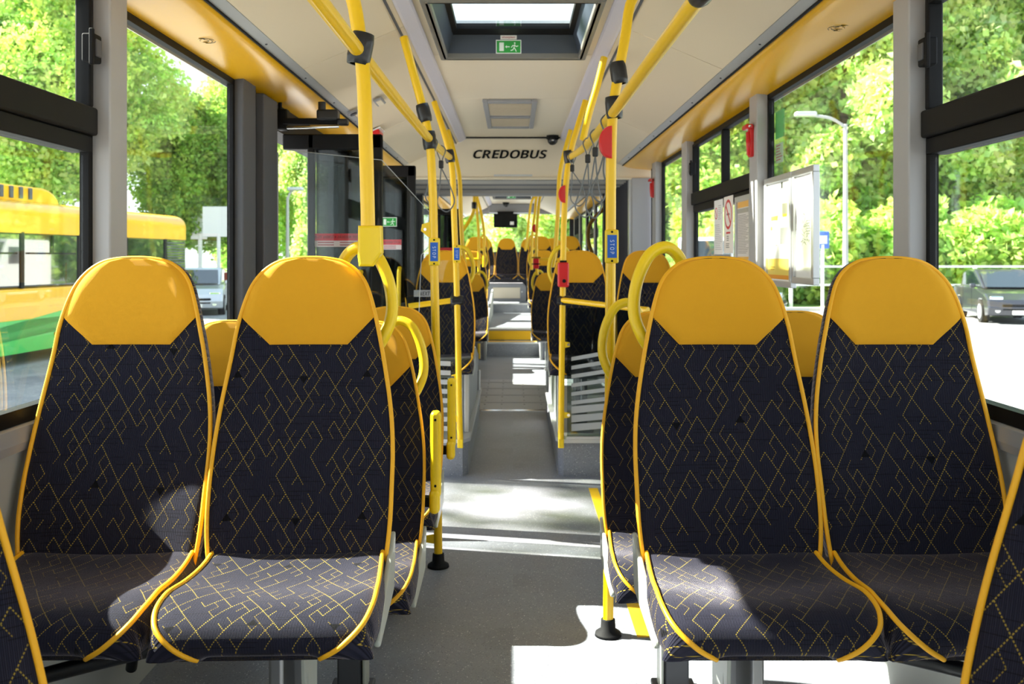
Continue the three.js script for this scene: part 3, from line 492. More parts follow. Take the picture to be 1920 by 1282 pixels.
// door side poles
{
  const d = 2.17; let t = pole('thick yellow curved pole standing on the sunlit aisle seat handle, door side', [[-0.462, E + 0.945, -d], at(640, -60, d), at(662, 0, d), at(675, 80, d), at(681, 140, d), at(687, 300, d), at(690, 430, d), at(690, 470, d)], 0.0172, { collars: [[at(676, 92, d - 0.0), V(0.2, 1, 0)]] });
  part('handle_bracket', [prism([[-0.026, 0.075], [0.028, 0.075], [0.03, 0.01], [0.006, -0.022], [-0.024, -0.022], [-0.027, 0.0]], -0.022, 0.022, 0.006).translate(-0.342, E, -d + 0.0)], plastic, t, 'yellow box bracket');
  const d2 = 3.81; t = pole('yellow floor pole beside the door with a stop panel and glass clip', [at(757, 70, d2), at(776, 140, d2), at(795, 212, d2), at(805, 262, d2), at(811, 350, d2), at(814, 480, d2), at(818, 700, d2), V(-0.314, 0.02, -d2)], PR, { collars: [[at(795, 212, d2), V(0.25, -1, 0)], [at(805, 263, d2), V(0.1, -1, 0)]] });
  base(t, V(-0.314, 0, -d2)); stopPanel(t, at(815, 472, d2));
  part('glass_clip', prism([[-0.02, 0.03], [-0.055, 0.02], [-0.06, -0.008], [-0.03, -0.034], [0, -0.034], [0, 0.03]], -0.006, 0.006, 0.002).translate(...at(816, 429, d2).toArray()), plastic, t, 'yellow glass clip'); part('clip_screw', cyl(0.006, 0.006, 0.006).rotateX(Math.PI / 2).translate(...at(797, 430, d2 - 0.008).toArray()), chrome, t);
  part('seat_clip', prism([[-0.05, 0.012], [0, 0.02], [0, -0.02], [-0.05, -0.012]], -0.005, 0.005, 0.002).translate(...at(815, 1010, d2).toArray()), plastic, t);
  const d3 = 5.345; t = pole('yellow pole fixed to the platform front on the door side', [at(814, 191, d3), at(826, 228, d3), at(838, 268, d3), at(847, 310, d3), at(852, 420, d3), at(857, 560, d3), at(862, 800, d3), at(863, 822, d3)], PR, { collars: [[at(843, 293, d3), V(0.15, -1, 0)], [at(857, 563, d3), V(1, 0.05, 0)]] });
  stopPanel(t, at(857, 476, d3), 0.105); part('foot_tab', rb(0.034, 0.075, 0.02, 0, 0, 0, 0.006).translate(...at(863, 828, d3 + 0.005).toArray()), plastic, t);
  for (const y of [707, 785]) { part('glass_clip', prism([[-0.035, 0.012], [0, 0.02], [0, -0.02], [-0.035, -0.012]], -0.005, 0.005, 0.002).translate(...at(858, y, d3).toArray()), plastic, t); part('clip_screw', cyl(0.008, 0.008, 0.012).rotateX(Math.PI / 2).translate(...at(849, y, d3 - 0.006).toArray()), chrome, t); }
  const d4 = 6.62; pole('slim curved yellow pole rising from the platform seat hoop, door side', [at(840, 244, d4), at(850, 280, d4), at(861, 330, d4), at(864, 400, d4), at(868, 470, d4), at(872, 500, d4)], 0.016);
  // rail on the door side
  t = thing('grab_rail', 'long yellow overhead rail along the door side', 'handrail');
  const R0 = V(-0.382, E + 0.493, -0.5);
  part('tube', tube([R0, V(-0.372, E + 0.493, -1.9), V(-0.362, E + 0.493, -3.0), V(-0.352, E + 0.497, -3.81), V(-0.358, E + 0.535, -4.6), V(-0.372, E + 0.588, -5.33)], 0.0172, { seg: 60, rad: 14 }), paint, t);
  t = thing('cross_rail', 'short yellow rail in front of the door side platform seat', 'handrail'); part('tube', rod(at(766, 574, 5.3), at(850, 563, d3), 0.0165), paint, t);
}
// notice board side poles
{
  const d = 3.12; let t = pole('yellow floor pole with red button and blue stop panel, notice board side', [V(0.462, E + 0.945, -d), at(1185, 0, d), at(1172, 70, d), at(1160, 137, d), at(1150, 200, d), at(1146, 300, d), at(1145, 450, d), at(1143, 800, d), V(0.327, 0.02, -d)], PR, { collars: [[at(1160, 137, d), V(0.15, -1, 0)], [at(1151, 202, d), V(0.1, -1, 0)]] });
  base(t, V(0.327, 0, -d)); stopPanel(t, at(1146, 462, d), 0.115); redHalf(at(1147, 267, d - 0.01), 0.056, t);
  const s = 4.23; pole('short bright yellow strut from the ceiling to the overhead rail', [at(1133, 108, s), at(1120, 160, s), at(1104, 215, s), at(1093, 262, s)], 0.0165);
  const d2 = 5.345; t = pole('yellow pole with red box and red button fixed to the platform front', [at(1098, 189, d2), at(1085, 232, d2), at(1073, 272, d2), at(1064, 320, d2), at(1058, 400, d2), at(1055, 560, d2), at(1052, 800, d2), at(1052, 822, d2)], PR, { collars: [[at(1066, 294, d2), V(0.15, -1, 0)], [at(1056, 563, d2), V(1, 0, 0)]] });
  redHalf(at(1060, 364, d2 - 0.01), 0.052, t); part('foot_tab', rb(0.034, 0.075, 0.02, 0, 0, 0, 0.006).translate(...at(1052, 828, d2 + 0.005).toArray()), plastic, t);
  for (const y of [646, 778]) { part('glass_clip', prism([[0.045, 0.012], [0, 0.022], [0, -0.022], [0.045, -0.012]], -0.005, 0.005, 0.002).translate(...at(1054, y, d2).toArray()), plastic, t); part('clip_screw', cyl(0.009, 0.009, 0.012).rotateX(Math.PI / 2).translate(...at(1066, y, d2 - 0.006).toArray()), chrome, t); }
  const v = thing('ticket_validator', 'red ticket validator box clamped to a yellow pole by the platform', 'validator', at(1056, 515, d2 - 0.02).toArray());
  part('case', rb(0.066, 0.145, 0.055, 0, 0, 0.0, 0.012, 3), red, v); part('slot', bx(0.04, 0.012, 0.02, 0, 0.078, 0.0), black, v); part('button', cyl(0.011, 0.011, 0.006, 0, 0, 0).rotateX(Math.PI / 2).translate(0.004, -0.036, 0.029), rubber, v);
  const d3 = 6.55; pole('slim curved yellow pole behind the red box, rising from the platform seat', [at(1070, 244, d3), at(1060, 280, d3), at(1050, 325, d3), at(1046, 400, d3), at(1041, 470, d3), at(1036, 500, d3)], 0.016);
  t = thing('grab_rail', 'long yellow overhead rail with black end cap, notice board side', 'handrail');
  part('tube', tube([V(0.352, E + 0.493, -1.72), V(0.346, E + 0.493, -2.4), V(0.342, E + 0.493, -3.1), V(0.338, E + 0.515, -4.2), V(0.335, E + 0.588, -5.33)], 0.0172, { seg: 60, rad: 14 }), paint, t);
  part('end_cap', collar(V(0.352, E + 0.494, -1.69), V(0, 0, 1), 0.024, 0.06), softBlack, t, 'black end cap');
  t = thing('cross_rail', 'yellow rail crossing in front of the platform seats, notice board side', 'handrail'); part('tube', rod(at(1050, 562, d2), at(1215, 581, 4.8), 0.016), paint, t); part('clamp', rb(0.07, 0.05, 0.05, 0, 0, 0, 0.012).translate(...at(1062, 564, d2 - 0.005).toArray()), softBlack, t); part('bolt', [at(1069, 564, d2 - 0.03), at(1076, 564, d2 - 0.03)].map((p) => new THREE.SphereGeometry(0.005, 8, 6).translate(p.x, p.y, p.z)), chrome, t);
}
// hanging cable straps
function strap(label, top, drop, w, sway = 0) {
  const t = thing('hanging_strap', label, 'strap', top.toArray(), 0, 'grey cable straps on the overhead rails');
  part('loop', tube([[0, 0.024, 0.0], [0.021, 0.004, 0], [0.008, -0.04, 0], [0, -0.062, 0], [-0.008, -0.04, 0], [-0.021, 0.004, 0]], 0.0032, { closed: true, seg: 40, rad: 6 }), cableGrey, t);
  part('clasp', rb(0.024, 0.04, 0.02, 0, -0.07, 0, 0.006), softBlack, t, 'black clasp');
  part('cable', tube([[0, -0.085, 0], [w * 0.6 + sway, -0.085 - drop * 0.45, 0.0], [w + sway, -0.085 - drop * 0.8, 0.004], [sway + w * 0.2, -0.085 - drop, 0.006], [sway - w * 0.8, -0.085 - drop * 0.84, 0.004], [-w * 0.4 + sway * 0.5, -0.085 - drop * 0.45, 0], [0, -0.085, 0]], 0.0036, { seg: 60, rad: 6 }), cableGrey, t);
}
strap('grey cable strap next to the door floor pole on the door side rail', V(-0.353, E + 0.503, -3.97), 0.19, 0.03, -0.005);
strap('grey cable strap second from the door floor pole on the door side rail', V(-0.357, E + 0.53, -4.5), 0.22, 0.045, 0.02);
strap('grey cable strap just behind the red button pole, notice board side', V(0.341, E + 0.495, -3.3), 0.21, 0.03, -0.03);
strap('grey cable strap in the middle of three on the notice board side rail', V(0.340, E + 0.505, -3.75), 0.26, 0.035, -0.01);
strap('grey cable strap third behind the red button pole, widest loop, notice board side', V(0.338, E + 0.515, -4.1), 0.25, 0.045, -0.02);
strap('lone small cable strap at the far end of the notice board side rail', V(0.336, E + 0.575, -5.15), 0.2, 0.045, 0.03);

// ---------------------------------------------------------------- door leaves, screens
const doorG = shell('door_1', 'open two-leaf bus door with black frames');
const stickerTex = canvas(256, 64, (c) => { c.fillStyle = '#c41e2c'; c.fillRect(0, 0, 256, 34); c.fillStyle = '#d8c3c3'; c.fillRect(0, 34, 256, 30); c.fillStyle = '#5d0f16'; c.font = 'bold 17px sans-serif'; c.textAlign = 'center'; c.save(); c.translate(256, 0); c.scale(-1, 1); c.fillText('AJT\u00d3T MOZG\u00c1S K\u00d6ZBEN TILOS', 128, 23); c.restore(); c.fillStyle = '#a04048'; for (let k = 0; k < 4; k++) c.fillRect(30 + (k % 2) * 110, 40 + Math.floor(k / 2) * 12, 80, 5); });
const stickerMat = labelMat(stickerTex);
function leaf(d, parent = doorG) {
  const x0 = -1.0, x1 = -0.637, yt = E + 0.598, g = new THREE.Group(); g.name = 'door_leaf'; parent.add(g);
  part('leaf_frame', [span(x0, x0 + 0.035, 0.04, yt, -d, -d - 0.045, 0.008), span(x1 - 0.055, x1, 0.04, yt, -d, -d - 0.045, 0.008), span(x0 - 0.12, x1, yt - 0.075, yt, -d, -d - 0.045, 0.008), span(x0, x1, 0.04, 0.16, -d, -d - 0.045, 0.008)], black, g);
  part('leaf_glass', span(x0 + 0.04, x1 - 0.05, 0.15, yt - 0.07, -d - 0.02, -d - 0.026), smoke, g);
  const a = part('red_sticker', span(x0 + 0.02, x0 + 0.27, E + 0.05, E + 0.115, -d - 0.014, -d - 0.018), stickerMat, g, 'red and white sticker');
  part('pull_handle', tube([[x1 - 0.10, 0.75, -d + 0.02], [x1 - 0.10, 0.78, -d + 0.05], [x1 - 0.10, 1.2, -d + 0.05], [x1 - 0.10, 1.23, -d + 0.02]], 0.014, { seg: 30 }), paint, g);
}
leaf(4.40); leaf(5.91);
const doorR = shell('door_2', 'open black door leaf of the rear section');
leaf(11.2, doorR);
{ const s = part('exit_sticker', span(-0.86, -0.76, E + 0.2, E + 0.26, -5.925, -5.93), exitMat, doorG.children[1]); s.userData.label = 'green exit sticker'; }
{
  const t = thing('door_actuator', 'black door drive arm under the yellow valance above the door', 'actuator', [-1.0, E + 0.655, -4.3]);
  part('bracket', [rb(0.05, 0.10, 0.06, -0.09, -0.005, 0, 0.008), rb(0.016, 0.06, 0.016, -0.10, 0.055, 0.02, 0.004)], black, t); part('arm', [rb(0.27, 0.03, 0.03, 0.05, -0.015, 0.02, 0.006)], black, t); part('rod', rod([-0.08, -0.045, 0.02], [0.18, -0.04, 0.03], 0.007), chrome, t);
  part('motor', [rb(0.10, 0.05, 0.07, 0.13, 0.012, 0.03, 0.01), cyl(0.018, 0.018, 0.05, 0.10, 0.05, 0.03), rb(0.05, 0.03, 0.05, 0.2, -0.02, 0.03, 0.01)], softBlack, t);
}
function screen(label, pts, d, mat = glass, t = 0.006) { const o = thing('glass_screen', label, 'screen'); part('pane', prism(pts, -d, -d - t), mat, o); part('pane_edge', tube(pts.slice(0, -1).map(([x, y]) => [x, y, -d]), 0.0022, { seg: 120, rad: 4, tension: 0, caps: false }), white, o); return o; }
{
  const q = (px, py, d) => { const p = at(px, py, d); return [p.x, p.y]; }, D = 4.22;
  const o = thing('glass_screen', 'clear draught screen with sloping top between seats and door', 'screen');
  const P = [q(525, 280, D), q(716, 300, D), q(806, 398, D), q(806, 460, D), q(790, 478, D), q(785, 605, D), q(785, 900, D), q(525, 900, D)];
  part('pane', prism(P, -D, -D - 0.006), glass, o);
  part('pane_edge', P.slice(0, 6).map((p, i) => rod([...P[i], -D + 0.001], [...P[i + 1], -D + 0.001], 0.0018, 6)), frost, o);
  part('lower_panel', span(-1.08, -0.45, 0.0, 0.28, -D + 0.004, -D - 0.012, 0.004), sidePanel, o);
  const s2 = thing('glass_screen', 'door side platform screen with silver stripes at its foot', 'screen'), DD = 5.37;
  part('pane', span(-1.08, -0.345, 0.222, E - 0.02, -DD, -DD - 0.006), glass, s2);
  for (let i = 0; i < 8; i++) part('stripe', prism([[-1.07, 0.30 + i * 0.055], [-0.37, 0.27 + i * 0.055], [-0.37, 0.298 + i * 0.055], [-1.07, 0.328 + i * 0.055]], -DD + 0.001, -DD), frost, s2);
  const s3 = thing('glass_screen', 'platform screen with slanted silver stripes beside the red box pole', 'screen');
  part('pane', span(0.32, 1.08, 0.222, E - 0.30, -DD, -DD - 0.006), tint, s3);
  for (let i = 0; i < 9; i++) part('stripe', prism([[0.345, 0.27 + i * 0.052], [1.07, 0.33 + i * 0.06], [1.07, 0.354 + i * 0.06 + 0.005], [0.345, 0.292 + i * 0.052 + (i < 3 ? 0.02 : 0)]], -DD + 0.002, -DD), frost, s3);
  part('foot_rail', span(0.31, 1.09, 0.222, 0.24, -DD + 0.012, -DD - 0.015, 0.004), alu, s3);
}
{ // white outline letters on the screen
  const tx = canvas(256, 64, (c) => { c.fillStyle = '#8d9092'; c.fillRect(0, 0, 256, 64); c.fillStyle = '#15161a'; c.font = 'italic bold 54px sans-serif'; c.textAlign = 'center'; c.fillText('NEXT', 128, 52); });
  const s = solo('model_badge', card(0.12, 0.04), labelMat(tx), 'grey badge with dark slanted letters behind the door glass screen', 'badge'); s.position.copy(at(795, 550, 5.36)); 
}
// notices
function paper(w, h, draw, name) { return labelMat(canvas(w, h, draw)); }
const inkLines = (c, x, y, w, n, s, col = '#777') => { c.fillStyle = col; for (let k = 0; k < n; k++) c.fillRect(x, y + k * s, w * (0.6 + 0.4 * rnd()), Math.max(1, s * 0.35)); };
const mapA = paper(256, 512, (c) => { c.fillStyle = '#f4f4f4'; c.fillRect(0, 0, 256, 512); c.fillStyle = '#555'; c.fillRect(150, 20, 16, 30); inkLines(c, 175, 30, 60, 2, 9); c.fillStyle = '#b9b4a6'; c.beginPath(); c.moveTo(30, 150); c.lineTo(120, 120); c.lineTo(125, 190); c.lineTo(40, 200); c.fill(); c.fillStyle = '#e8c24a'; c.fillRect(45, 180, 70, 22); c.fillStyle = '#b9b4a6'; c.fillRect(160, 125, 50, 60); c.fillStyle = '#e8c24a'; c.fillRect(165, 175, 40, 14); c.beginPath(); c.arc(50, 240, 12, 0, 7); c.fill(); c.fillStyle = '#a9a9a6'; c.fillRect(140, 240, 90, 80); inkLines(c, 30, 290, 90, 4, 16, '#bbb'); c.fillStyle = '#f4d868'; c.fillRect(10, 390, 236, 90); inkLines(c, 40, 430, 60, 2, 12, '#c09a20'); c.fillStyle = '#f0a030'; c.fillRect(10, 470, 236, 20); });
const mapB = paper(256, 512, (c) => { c.fillStyle = '#f7f7f6'; c.fillRect(0, 0, 256, 512); c.strokeStyle = '#8c8c8c'; c.lineWidth = 2; for (let k = 0; k < 16; k++) { c.beginPath(); let x = rr(60, 200), y = rr(200, 360); c.moveTo(x, y); for (let j = 0; j < 5; j++) { x += rr(-40, 40); y += rr(-30, 30); c.lineTo(x, y); } c.stroke(); } inkLines(c, 150, 230, 60, 6, 12, '#aaa'); });
const mapC = paper(256, 512, (c) => { c.fillStyle = '#dcd6d2'; c.fillRect(0, 0, 256, 512); c.fillStyle = '#eab35a'; c.fillRect(0, 20, 256, 40); c.fillStyle = '#a9a79c'; c.fillRect(0, 66, 256, 30); inkLines(c, 16, 110, 220, 24, 11, '#8f8a86'); c.fillStyle = '#eab35a'; c.fillRect(0, 390, 256, 20); inkLines(c, 16, 420, 220, 7, 11, '#777'); });
function board(label, d0, d1, y0, y1, mat, X = 1.128) {
  const t = thing('notice_board', label, 'notice board', [X, (y0 + y1) / 2, -(d0 + d1) / 2]), w = d1 - d0, h = y1 - y0, f = 0.026;
  part('frame', [span(-0.012, 0.012, h / 2 - f, h / 2, -w / 2, w / 2, 0.003), span(-0.012, 0.012, -h / 2, -h / 2 + f, -w / 2, w / 2, 0.003), span(-0.013, 0.013, -h / 2 + f, h / 2 - f, -w / 2, -w / 2 + f, 0.003), span(-0.013, 0.013, -h / 2 + f, h / 2 - f, w / 2 - f, w / 2, 0.003)], alu, t);
  const p = part('sheet', new THREE.BoxGeometry(w - f, h - f, 0.004), mat, t); p.rotation.y = -Math.PI / 2;
}
board('aluminium notice frame showing a faint route map', 3.37, 3.635, E - 0.105, E + 0.345, mapB);
board('aluminium notice frame with small pictures and a yellow foot', 3.645, 4.035, E - 0.125, E + 0.345, mapA);
board('aluminium timetable frame with orange header half hidden by a pillar', 4.26, 4.56, E - 0.10, E + 0.30, mapC, 1.125);
{
  const sheet = (label, d, w, h, y, draw, m) => { const s = solo('paper_notice', new THREE.BoxGeometry(w, h, 0.002), labelMat(canvas(192, 288, draw)), label, 'notice', undefined); s.position.set(1.13, y, -d); s.rotation.y = -Math.PI / 2; };
  const ring = (c, x, y, r, l) => { c.strokeStyle = '#d22f38'; c.lineWidth = l; c.beginPath(); c.arc(x, y, r, 0, 7); c.stroke(); c.beginPath(); c.moveTo(x - r * 0.7, y - r * 0.7); c.lineTo(x + r * 0.7, y + r * 0.7); c.stroke(); };
  sheet('white paper notice with a large red no smoking ring', 4.755, 0.205, 0.30, E + 0.17, (c) => { c.fillStyle = '#f3ece6'; c.fillRect(0, 0, 192, 288); c.fillStyle = '#777'; c.fillRect(60, 86, 60, 10); ring(c, 92, 92, 68, 14); c.fillStyle = '#d22f38'; c.fillRect(50, 180, 86, 9); inkLines(c, 60, 200, 66, 3, 10, '#444'); inkLines(c, 46, 238, 96, 3, 9, '#444'); });
  sheet('white paper notice with a small red ring beside the larger one', 4.985, 0.21, 0.30, E + 0.165, (c) => { c.fillStyle = '#f1f1f2'; c.fillRect(0, 0, 192, 288); ring(c, 44, 70, 28, 6); inkLines(c, 90, 30, 80, 8, 10, '#b5b5ba'); inkLines(c, 20, 130, 150, 14, 10, '#bcbcc2'); });
  const g = solo('window_sticker', bx(0.13, 0.12, 0.001), phy(0x7fe08f, 0.3, { transmission: 0.6, thickness: 0 }), 'pale green see-through sticker at the edge of a big side window', 'sticker'); g.rotation.y = -Math.PI / 2; g.position.set(1.163, E + 0.58, -3.95);
  const r = solo('window_sticker', bx(0.11, 0.085, 0.001), paper(128, 96, (c) => { c.fillStyle = '#cfe2c6'; c.fillRect(0, 0, 128, 96); inkLines(c, 10, 8, 108, 6, 14, '#c2453f'); }), 'small sticker with red text lines under the green one', 'sticker'); r.rotation.y = -Math.PI / 2; r.position.set(1.163, E + 0.455, -3.96);
}
// emergency hammers
function hammer(label, x, y, z) { const t = thing('emergency_hammer', label, 'hammer', [x, y, z]); part('handle', tube([[0, -0.07, 0], [-0.006, -0.02, 0.01], [-0.004, 0.03, 0.0]], 0.012, { seg: 16 }), red, t); part('head', rb(0.035, 0.022, 0.08, -0.008, 0.055, 0, 0.008), red, t); part('cradle', rb(0.02, 0.14, 0.045, 0.008, -0.01, 0, 0.005), red, t); part('tip', new THREE.ConeGeometry(0.008, 0.02, 10).rotateX(Math.PI / 2).translate(-0.008, 0.055, 0.05), chrome, t); }
hammer('red emergency hammer on the pillar beside the notice boards', 1.074, E + 0.535, -4.12); hammer('small red emergency hammer on the last pillar before the joint', 1.074, E + 0.54, -7.02);
// small ceiling fittings on the door side slope
{
  const slope = Math.atan2(0.178, 0.416);
  const fit = (label, name, cat, px, py, f) => { const u = (CX - px) / (CY - py); let x = 0.6; for (let k = 0; k < 20; k++) { const y = 0.957 - (x - 0.452) * 0.178 / 0.416; x = u * y; } const y = 0.957 - (x - 0.452) * 0.178 / 0.416, d = y * F / (CY - py); const t = thing(name, label, cat, [-x, E + y - 0.012, -d]); t.rotation.z = slope; f(t); };
  fit('small chrome ceiling lamp on the sloped panel above the door', 'ceiling_lamp', 'lamp', 711, 185, (t) => { part('housing', rb(0.05, 0.012, 0.16, 0, -0.004, 0, 0.005), frameGrey, t); part('lens', rb(0.03, 0.008, 0.12, 0, -0.011, 0, 0.003), creamLight, t); });
  fit('round grey sensor on the sloped ceiling beside the small lamp', 'ceiling_sensor', 'sensor', 661, 205, (t) => { part('base', cyl(0.03, 0.034, 0.012, 0, -0.005, 0), frameGrey, t); part('cap', cyl(0.016, 0.02, 0.01, 0, -0.014, 0), darkGrey, t); });
  fit('red alarm handle on the sloped ceiling behind the thick pole', 'alarm_handle', 'handle', 706, 243, (t) => { part('grip', rb(0.05, 0.03, 0.16, 0, -0.014, 0, 0.01), red, t); part('plate', rb(0.08, 0.006, 0.2, 0, 0.0, 0, 0.002), white, t); });
}
// rear poles and handrails
{
  pole('distant yellow pole with black joint beyond the joint, door side', [V(-0.44, E + 0.958, -10.4), at(890, 366, 10.4), at(889, 385, 10.4), at(887, 400, 10.4), at(876, 420, 10.4), at(868, 432, 10.4)], 0.02, { collars: [[at(889, 385, 10.4), V(0, 1, 0)]] });
  pole('distant thin yellow floor pole in front of the far steps, door side', [V(-0.44, E + 0.958, -11.0), at(894, 392, 11.0), at(897, 430, 11.0), at(898, 520, 11.0), at(898, 672, 11.0)], 0.017);
  pole('distant slanting yellow pole behind the thin floor pole, door side', [V(-0.44, E + 0.958, -11.6), at(894, 364, 11.6), at(900, 390, 11.6), at(907, 430, 11.6), at(908, 470, 11.6), at(907, 500, 11.6)], 0.018);
  pole('distant yellow pole with red button beyond the joint, notice board side', [V(0.44, E + 0.958, -11.4), at(1008, 364, 11.4), at(1003, 400, 11.4), at(998, 440, 11.4), at(997, 480, 11.4), at(997, 505, 11.4)], 0.018);
  const t = pole('distant yellow pole holding the small red box', [V(0.44, E + 0.958, -10.6), at(1014, 364, 10.6), at(1009, 400, 10.6), at(1006, 440, 10.6), at(1006, 500, 10.6), at(1008, 515, 10.6)], 0.017); redHalf(at(1004, 428, 10.55), 0.05, t);
  pole('distant slanting yellow pole near the last rows, notice board side', [V(0.44, E + 0.958, -13.4), at(1000, 372, 13.4), at(993, 400, 13.4), at(989, 440, 13.4), at(985, 470, 13.4)], 0.018);
  const v = thing('ticket_validator', 'small distant red box with black clamps in the rear section', 'validator', at(1005, 494, 10.55).toArray()); part('case', rb(0.07, 0.12, 0.05, 0, 0, 0, 0.01), red, v); part('clamp', [bx(0.1, 0.012, 0.06, 0, 0.07, 0), bx(0.1, 0.012, 0.06, 0, -0.005, 0)], black, v);
  let r = thing('cross_rail', 'distant yellow rail in front of the rear seats, door side', 'handrail'); part('tube', rod(at(870, 486, 11.0), at(905, 486, 11.0), 0.016), paint, r);
  r = thing('cross_rail', 'distant yellow rail in front of the rear seats, notice board side', 'handrail'); part('tube', rod(at(1003, 486, 10.6), at(1055, 486, 10.6), 0.016), paint, r);
  r = thing('bent_handrail', 'ochre bent handrail on the bellows arch of the rear section', 'handrail'); part('tube', tube([at(1133, 390, 9.38), at(1112, 412, 9.38), at(1104, 428, 9.38), at(1104, 455, 9.38), at(1110, 474, 9.38)], 0.02, { seg: 40 }), std(0xa8780f, 0.4), r);
}

// ---------------------------------------------------------------- outside
const GY = E - 1.8;
const ground = shell('ground', 'pale sunlit asphalt forecourt'); part('asphalt', uvm(span(-90, 90, GY - 0.3, GY, 40, -120), 0.25), asphalt, ground);
part('verge', span(9, 60, GY - 0.1, GY + 0.08, -30.5, -60), std(0x6f8f3a, 0.95), ground); part('verge', span(-60, -9, GY - 0.1, GY + 0.06, -36, -70), std(0x6f8f3a, 0.95), ground); part('kerb', span(9, 60, GY, GY + 0.12, -30.2, -30.5), concrete, ground);
const leafCluster = (n, r, len) => { const p = [], uv = []; for (let k = 0; k < n; k++) { const c = V(rr(-1, 1), rr(-1, 1), rr(-1, 1)).multiplyScalar(r * 0.8), a = V(rr(-1, 1), rr(-0.7, 0.4), rr(-1, 1)).normalize(), b = V(rr(-1, 1), rr(-0.4, 0.4), rr(-1, 1)).cross(a).normalize(), L = len * rr(0.75, 1.25), w = L * 0.36; const tip = c.clone().addScaledVector(a, L), m = c.clone().addScaledVector(a, L * 0.45), n1 = m.clone().addScaledVector(b, w), n2 = m.clone().addScaledVector(b, -w), up = a.clone().cross(b).multiplyScalar(L * 0.08); n1.add(up); n2.add(up); for (const q of [c, n1, tip, c, tip, n2]) p.push(q.x, q.y, q.z); } const g = new THREE.BufferGeometry(); g.setAttribute('position', new THREE.Float32BufferAttribute(p, 3)); g.setAttribute('uv', new THREE.Float32BufferAttribute(new Float32Array(p.length / 3 * 2), 2)); g.computeVertexNormals(); return g; };
const broad = leafCluster(16, 0.42, 0.30), fine = leafCluster(22, 0.42, 0.18), leafMat = phy(0xffffff, 0.8, { transmission: 0.5, thickness: 0, specularIntensity: 0.3, side: THREE.DoubleSide }), bark = std(0x5a4a3a, 0.95);
function tree(name, label, x, z, h, R, n, col, { low = 0.12, geo = broad, squash = 1, gap = 0 } = {}) {
  const t = thing(name, label, 'tree', [x, GY, z], 0), trunkH = h * 0.7;
  const br = [tube([[0, 0, 0], [rr(-0.2, 0.2), trunkH * 0.4, rr(-0.2, 0.2)], [rr(-0.4, 0.4), trunkH, rr(-0.4, 0.4)]], Math.min(0.22, h * 0.014), { seg: 10, rad: 8 })];
  const blobs = []; const nb = 20;
  for (let k = 0; k < nb; k++) { const a = rr(0, 6.28), q = Math.sqrt(rnd()) * R * 0.8, y = h * (low + 0.1 + (0.86 - low) * (k + 0.5) / nb), fl = Math.sin(Math.PI * Math.min(1, Math.max(0.12, (y / h - low) / (1.02 - low)))); blobs.push([V(Math.cos(a) * q * Math.max(0.35, fl), y, Math.sin(a) * q * Math.max(0.35, fl)), R * rr(0.28, 0.5)]); if (k % 3 === 0) { const e = blobs[k][0]; br.push(tube([[0, y * 0.7, 0], [e.x * 0.5, y * 0.85, e.z * 0.5], [e.x, e.y, e.z]], 0.06, { seg: 8, rad: 5 })); } }
  part('trunk', br, bark, t);
  const inst = new THREE.InstancedMesh(geo, leafMat, n); inst.name = 'foliage'; inst.userData.kind = 'stuff'; inst.castShadow = inst.receiveShadow = true;
  const m = new THREE.Matrix4(), c = new THREE.Color(), e = new THREE.Euler(), q = new THREE.Quaternion();
  for (let i = 0; i < n; i++) {
    const b = blobs[Math.floor(rnd() * nb)], u = V(rr(-1, 1), rr(-1, 1), rr(-1, 1)).normalize(), k = b[1] * (0.45 + 0.6 * Math.pow(rnd(), 0.5)), p = b[0].clone().addScaledVector(u, k); p.y = Math.max(0.15, p.y * squash);
    const s = rr(0.7, 1.25); m.compose(p, q.setFromEuler(e.set(rr(0, 6), rr(0, 6), rr(0, 6))), V(s, s, s)); inst.setMatrixAt(i, m);
    const f = rr(0.7, 1.25); c.setRGB(col[0] * f * rr(0.85, 1.2), col[1] * f, col[2] * f * rr(0.7, 1.2)); inst.setColorAt(i, c);
  }
  t.add(inst); return t;
}
const LIME = [0.58, 0.78, 0.22], MID = [0.38, 0.57, 0.11], PALE = [0.66, 0.82, 0.32];
// beyond the notice board side
const RT = [[6.2, -44, 15, 3.4, LIME], [8.6, -40, 14, 3.2, LIME], [11.3, -41, 17, 3.6, LIME], [13.9, -38, 16, 3.4, PALE], [16.6, -40, 18, 3.8, LIME], [19.4, -37.5, 17, 3.6, PALE], [22.6, -38, 18, 3.8, LIME], [10.2, -46, 19, 3.6, LIME], [15.2, -46, 20, 4, LIME], [20.6, -45, 20, 4, LIME], [26, -41, 18, 4, LIME]];
const RL = ['dim tree at the joint end of the tree row across the road', 'second bright tree from the joint end of the tree row', 'bright tree behind the lamp post arm', 'pale tree behind the blue bus stop sign', 'bright tree beside the wide grey pillar across the road', 'pale leafy tree above the dark parked car', 'tall bright tree behind the dark parked car', 'taller dim tree behind the row near the joint end', 'taller dim tree behind the lamp post', 'taller dim tree behind the parked car', 'last bright tree of the row at the frame edge'];
RT.forEach(([x, z, h, R, c], i) => tree('leafy_tree', RL[i], x, z, h, R, 5200, c, { low: 0.03 }));
for (const [x, z, l] of [[9, -35, 'low bush behind the white fence nearest the joint'], [12, -34.5, 'low bush behind the bus stop sign'], [15.2, -34.5, 'low bush behind the lamp post foot'], [18.2, -34, 'low bush behind the dark car roof'], [21.5, -34, 'low bush at the far end of the white fence']]) tree('roadside_bush', l, x, z, 3.2, 2.4, 1500, LIME, { low: 0 });
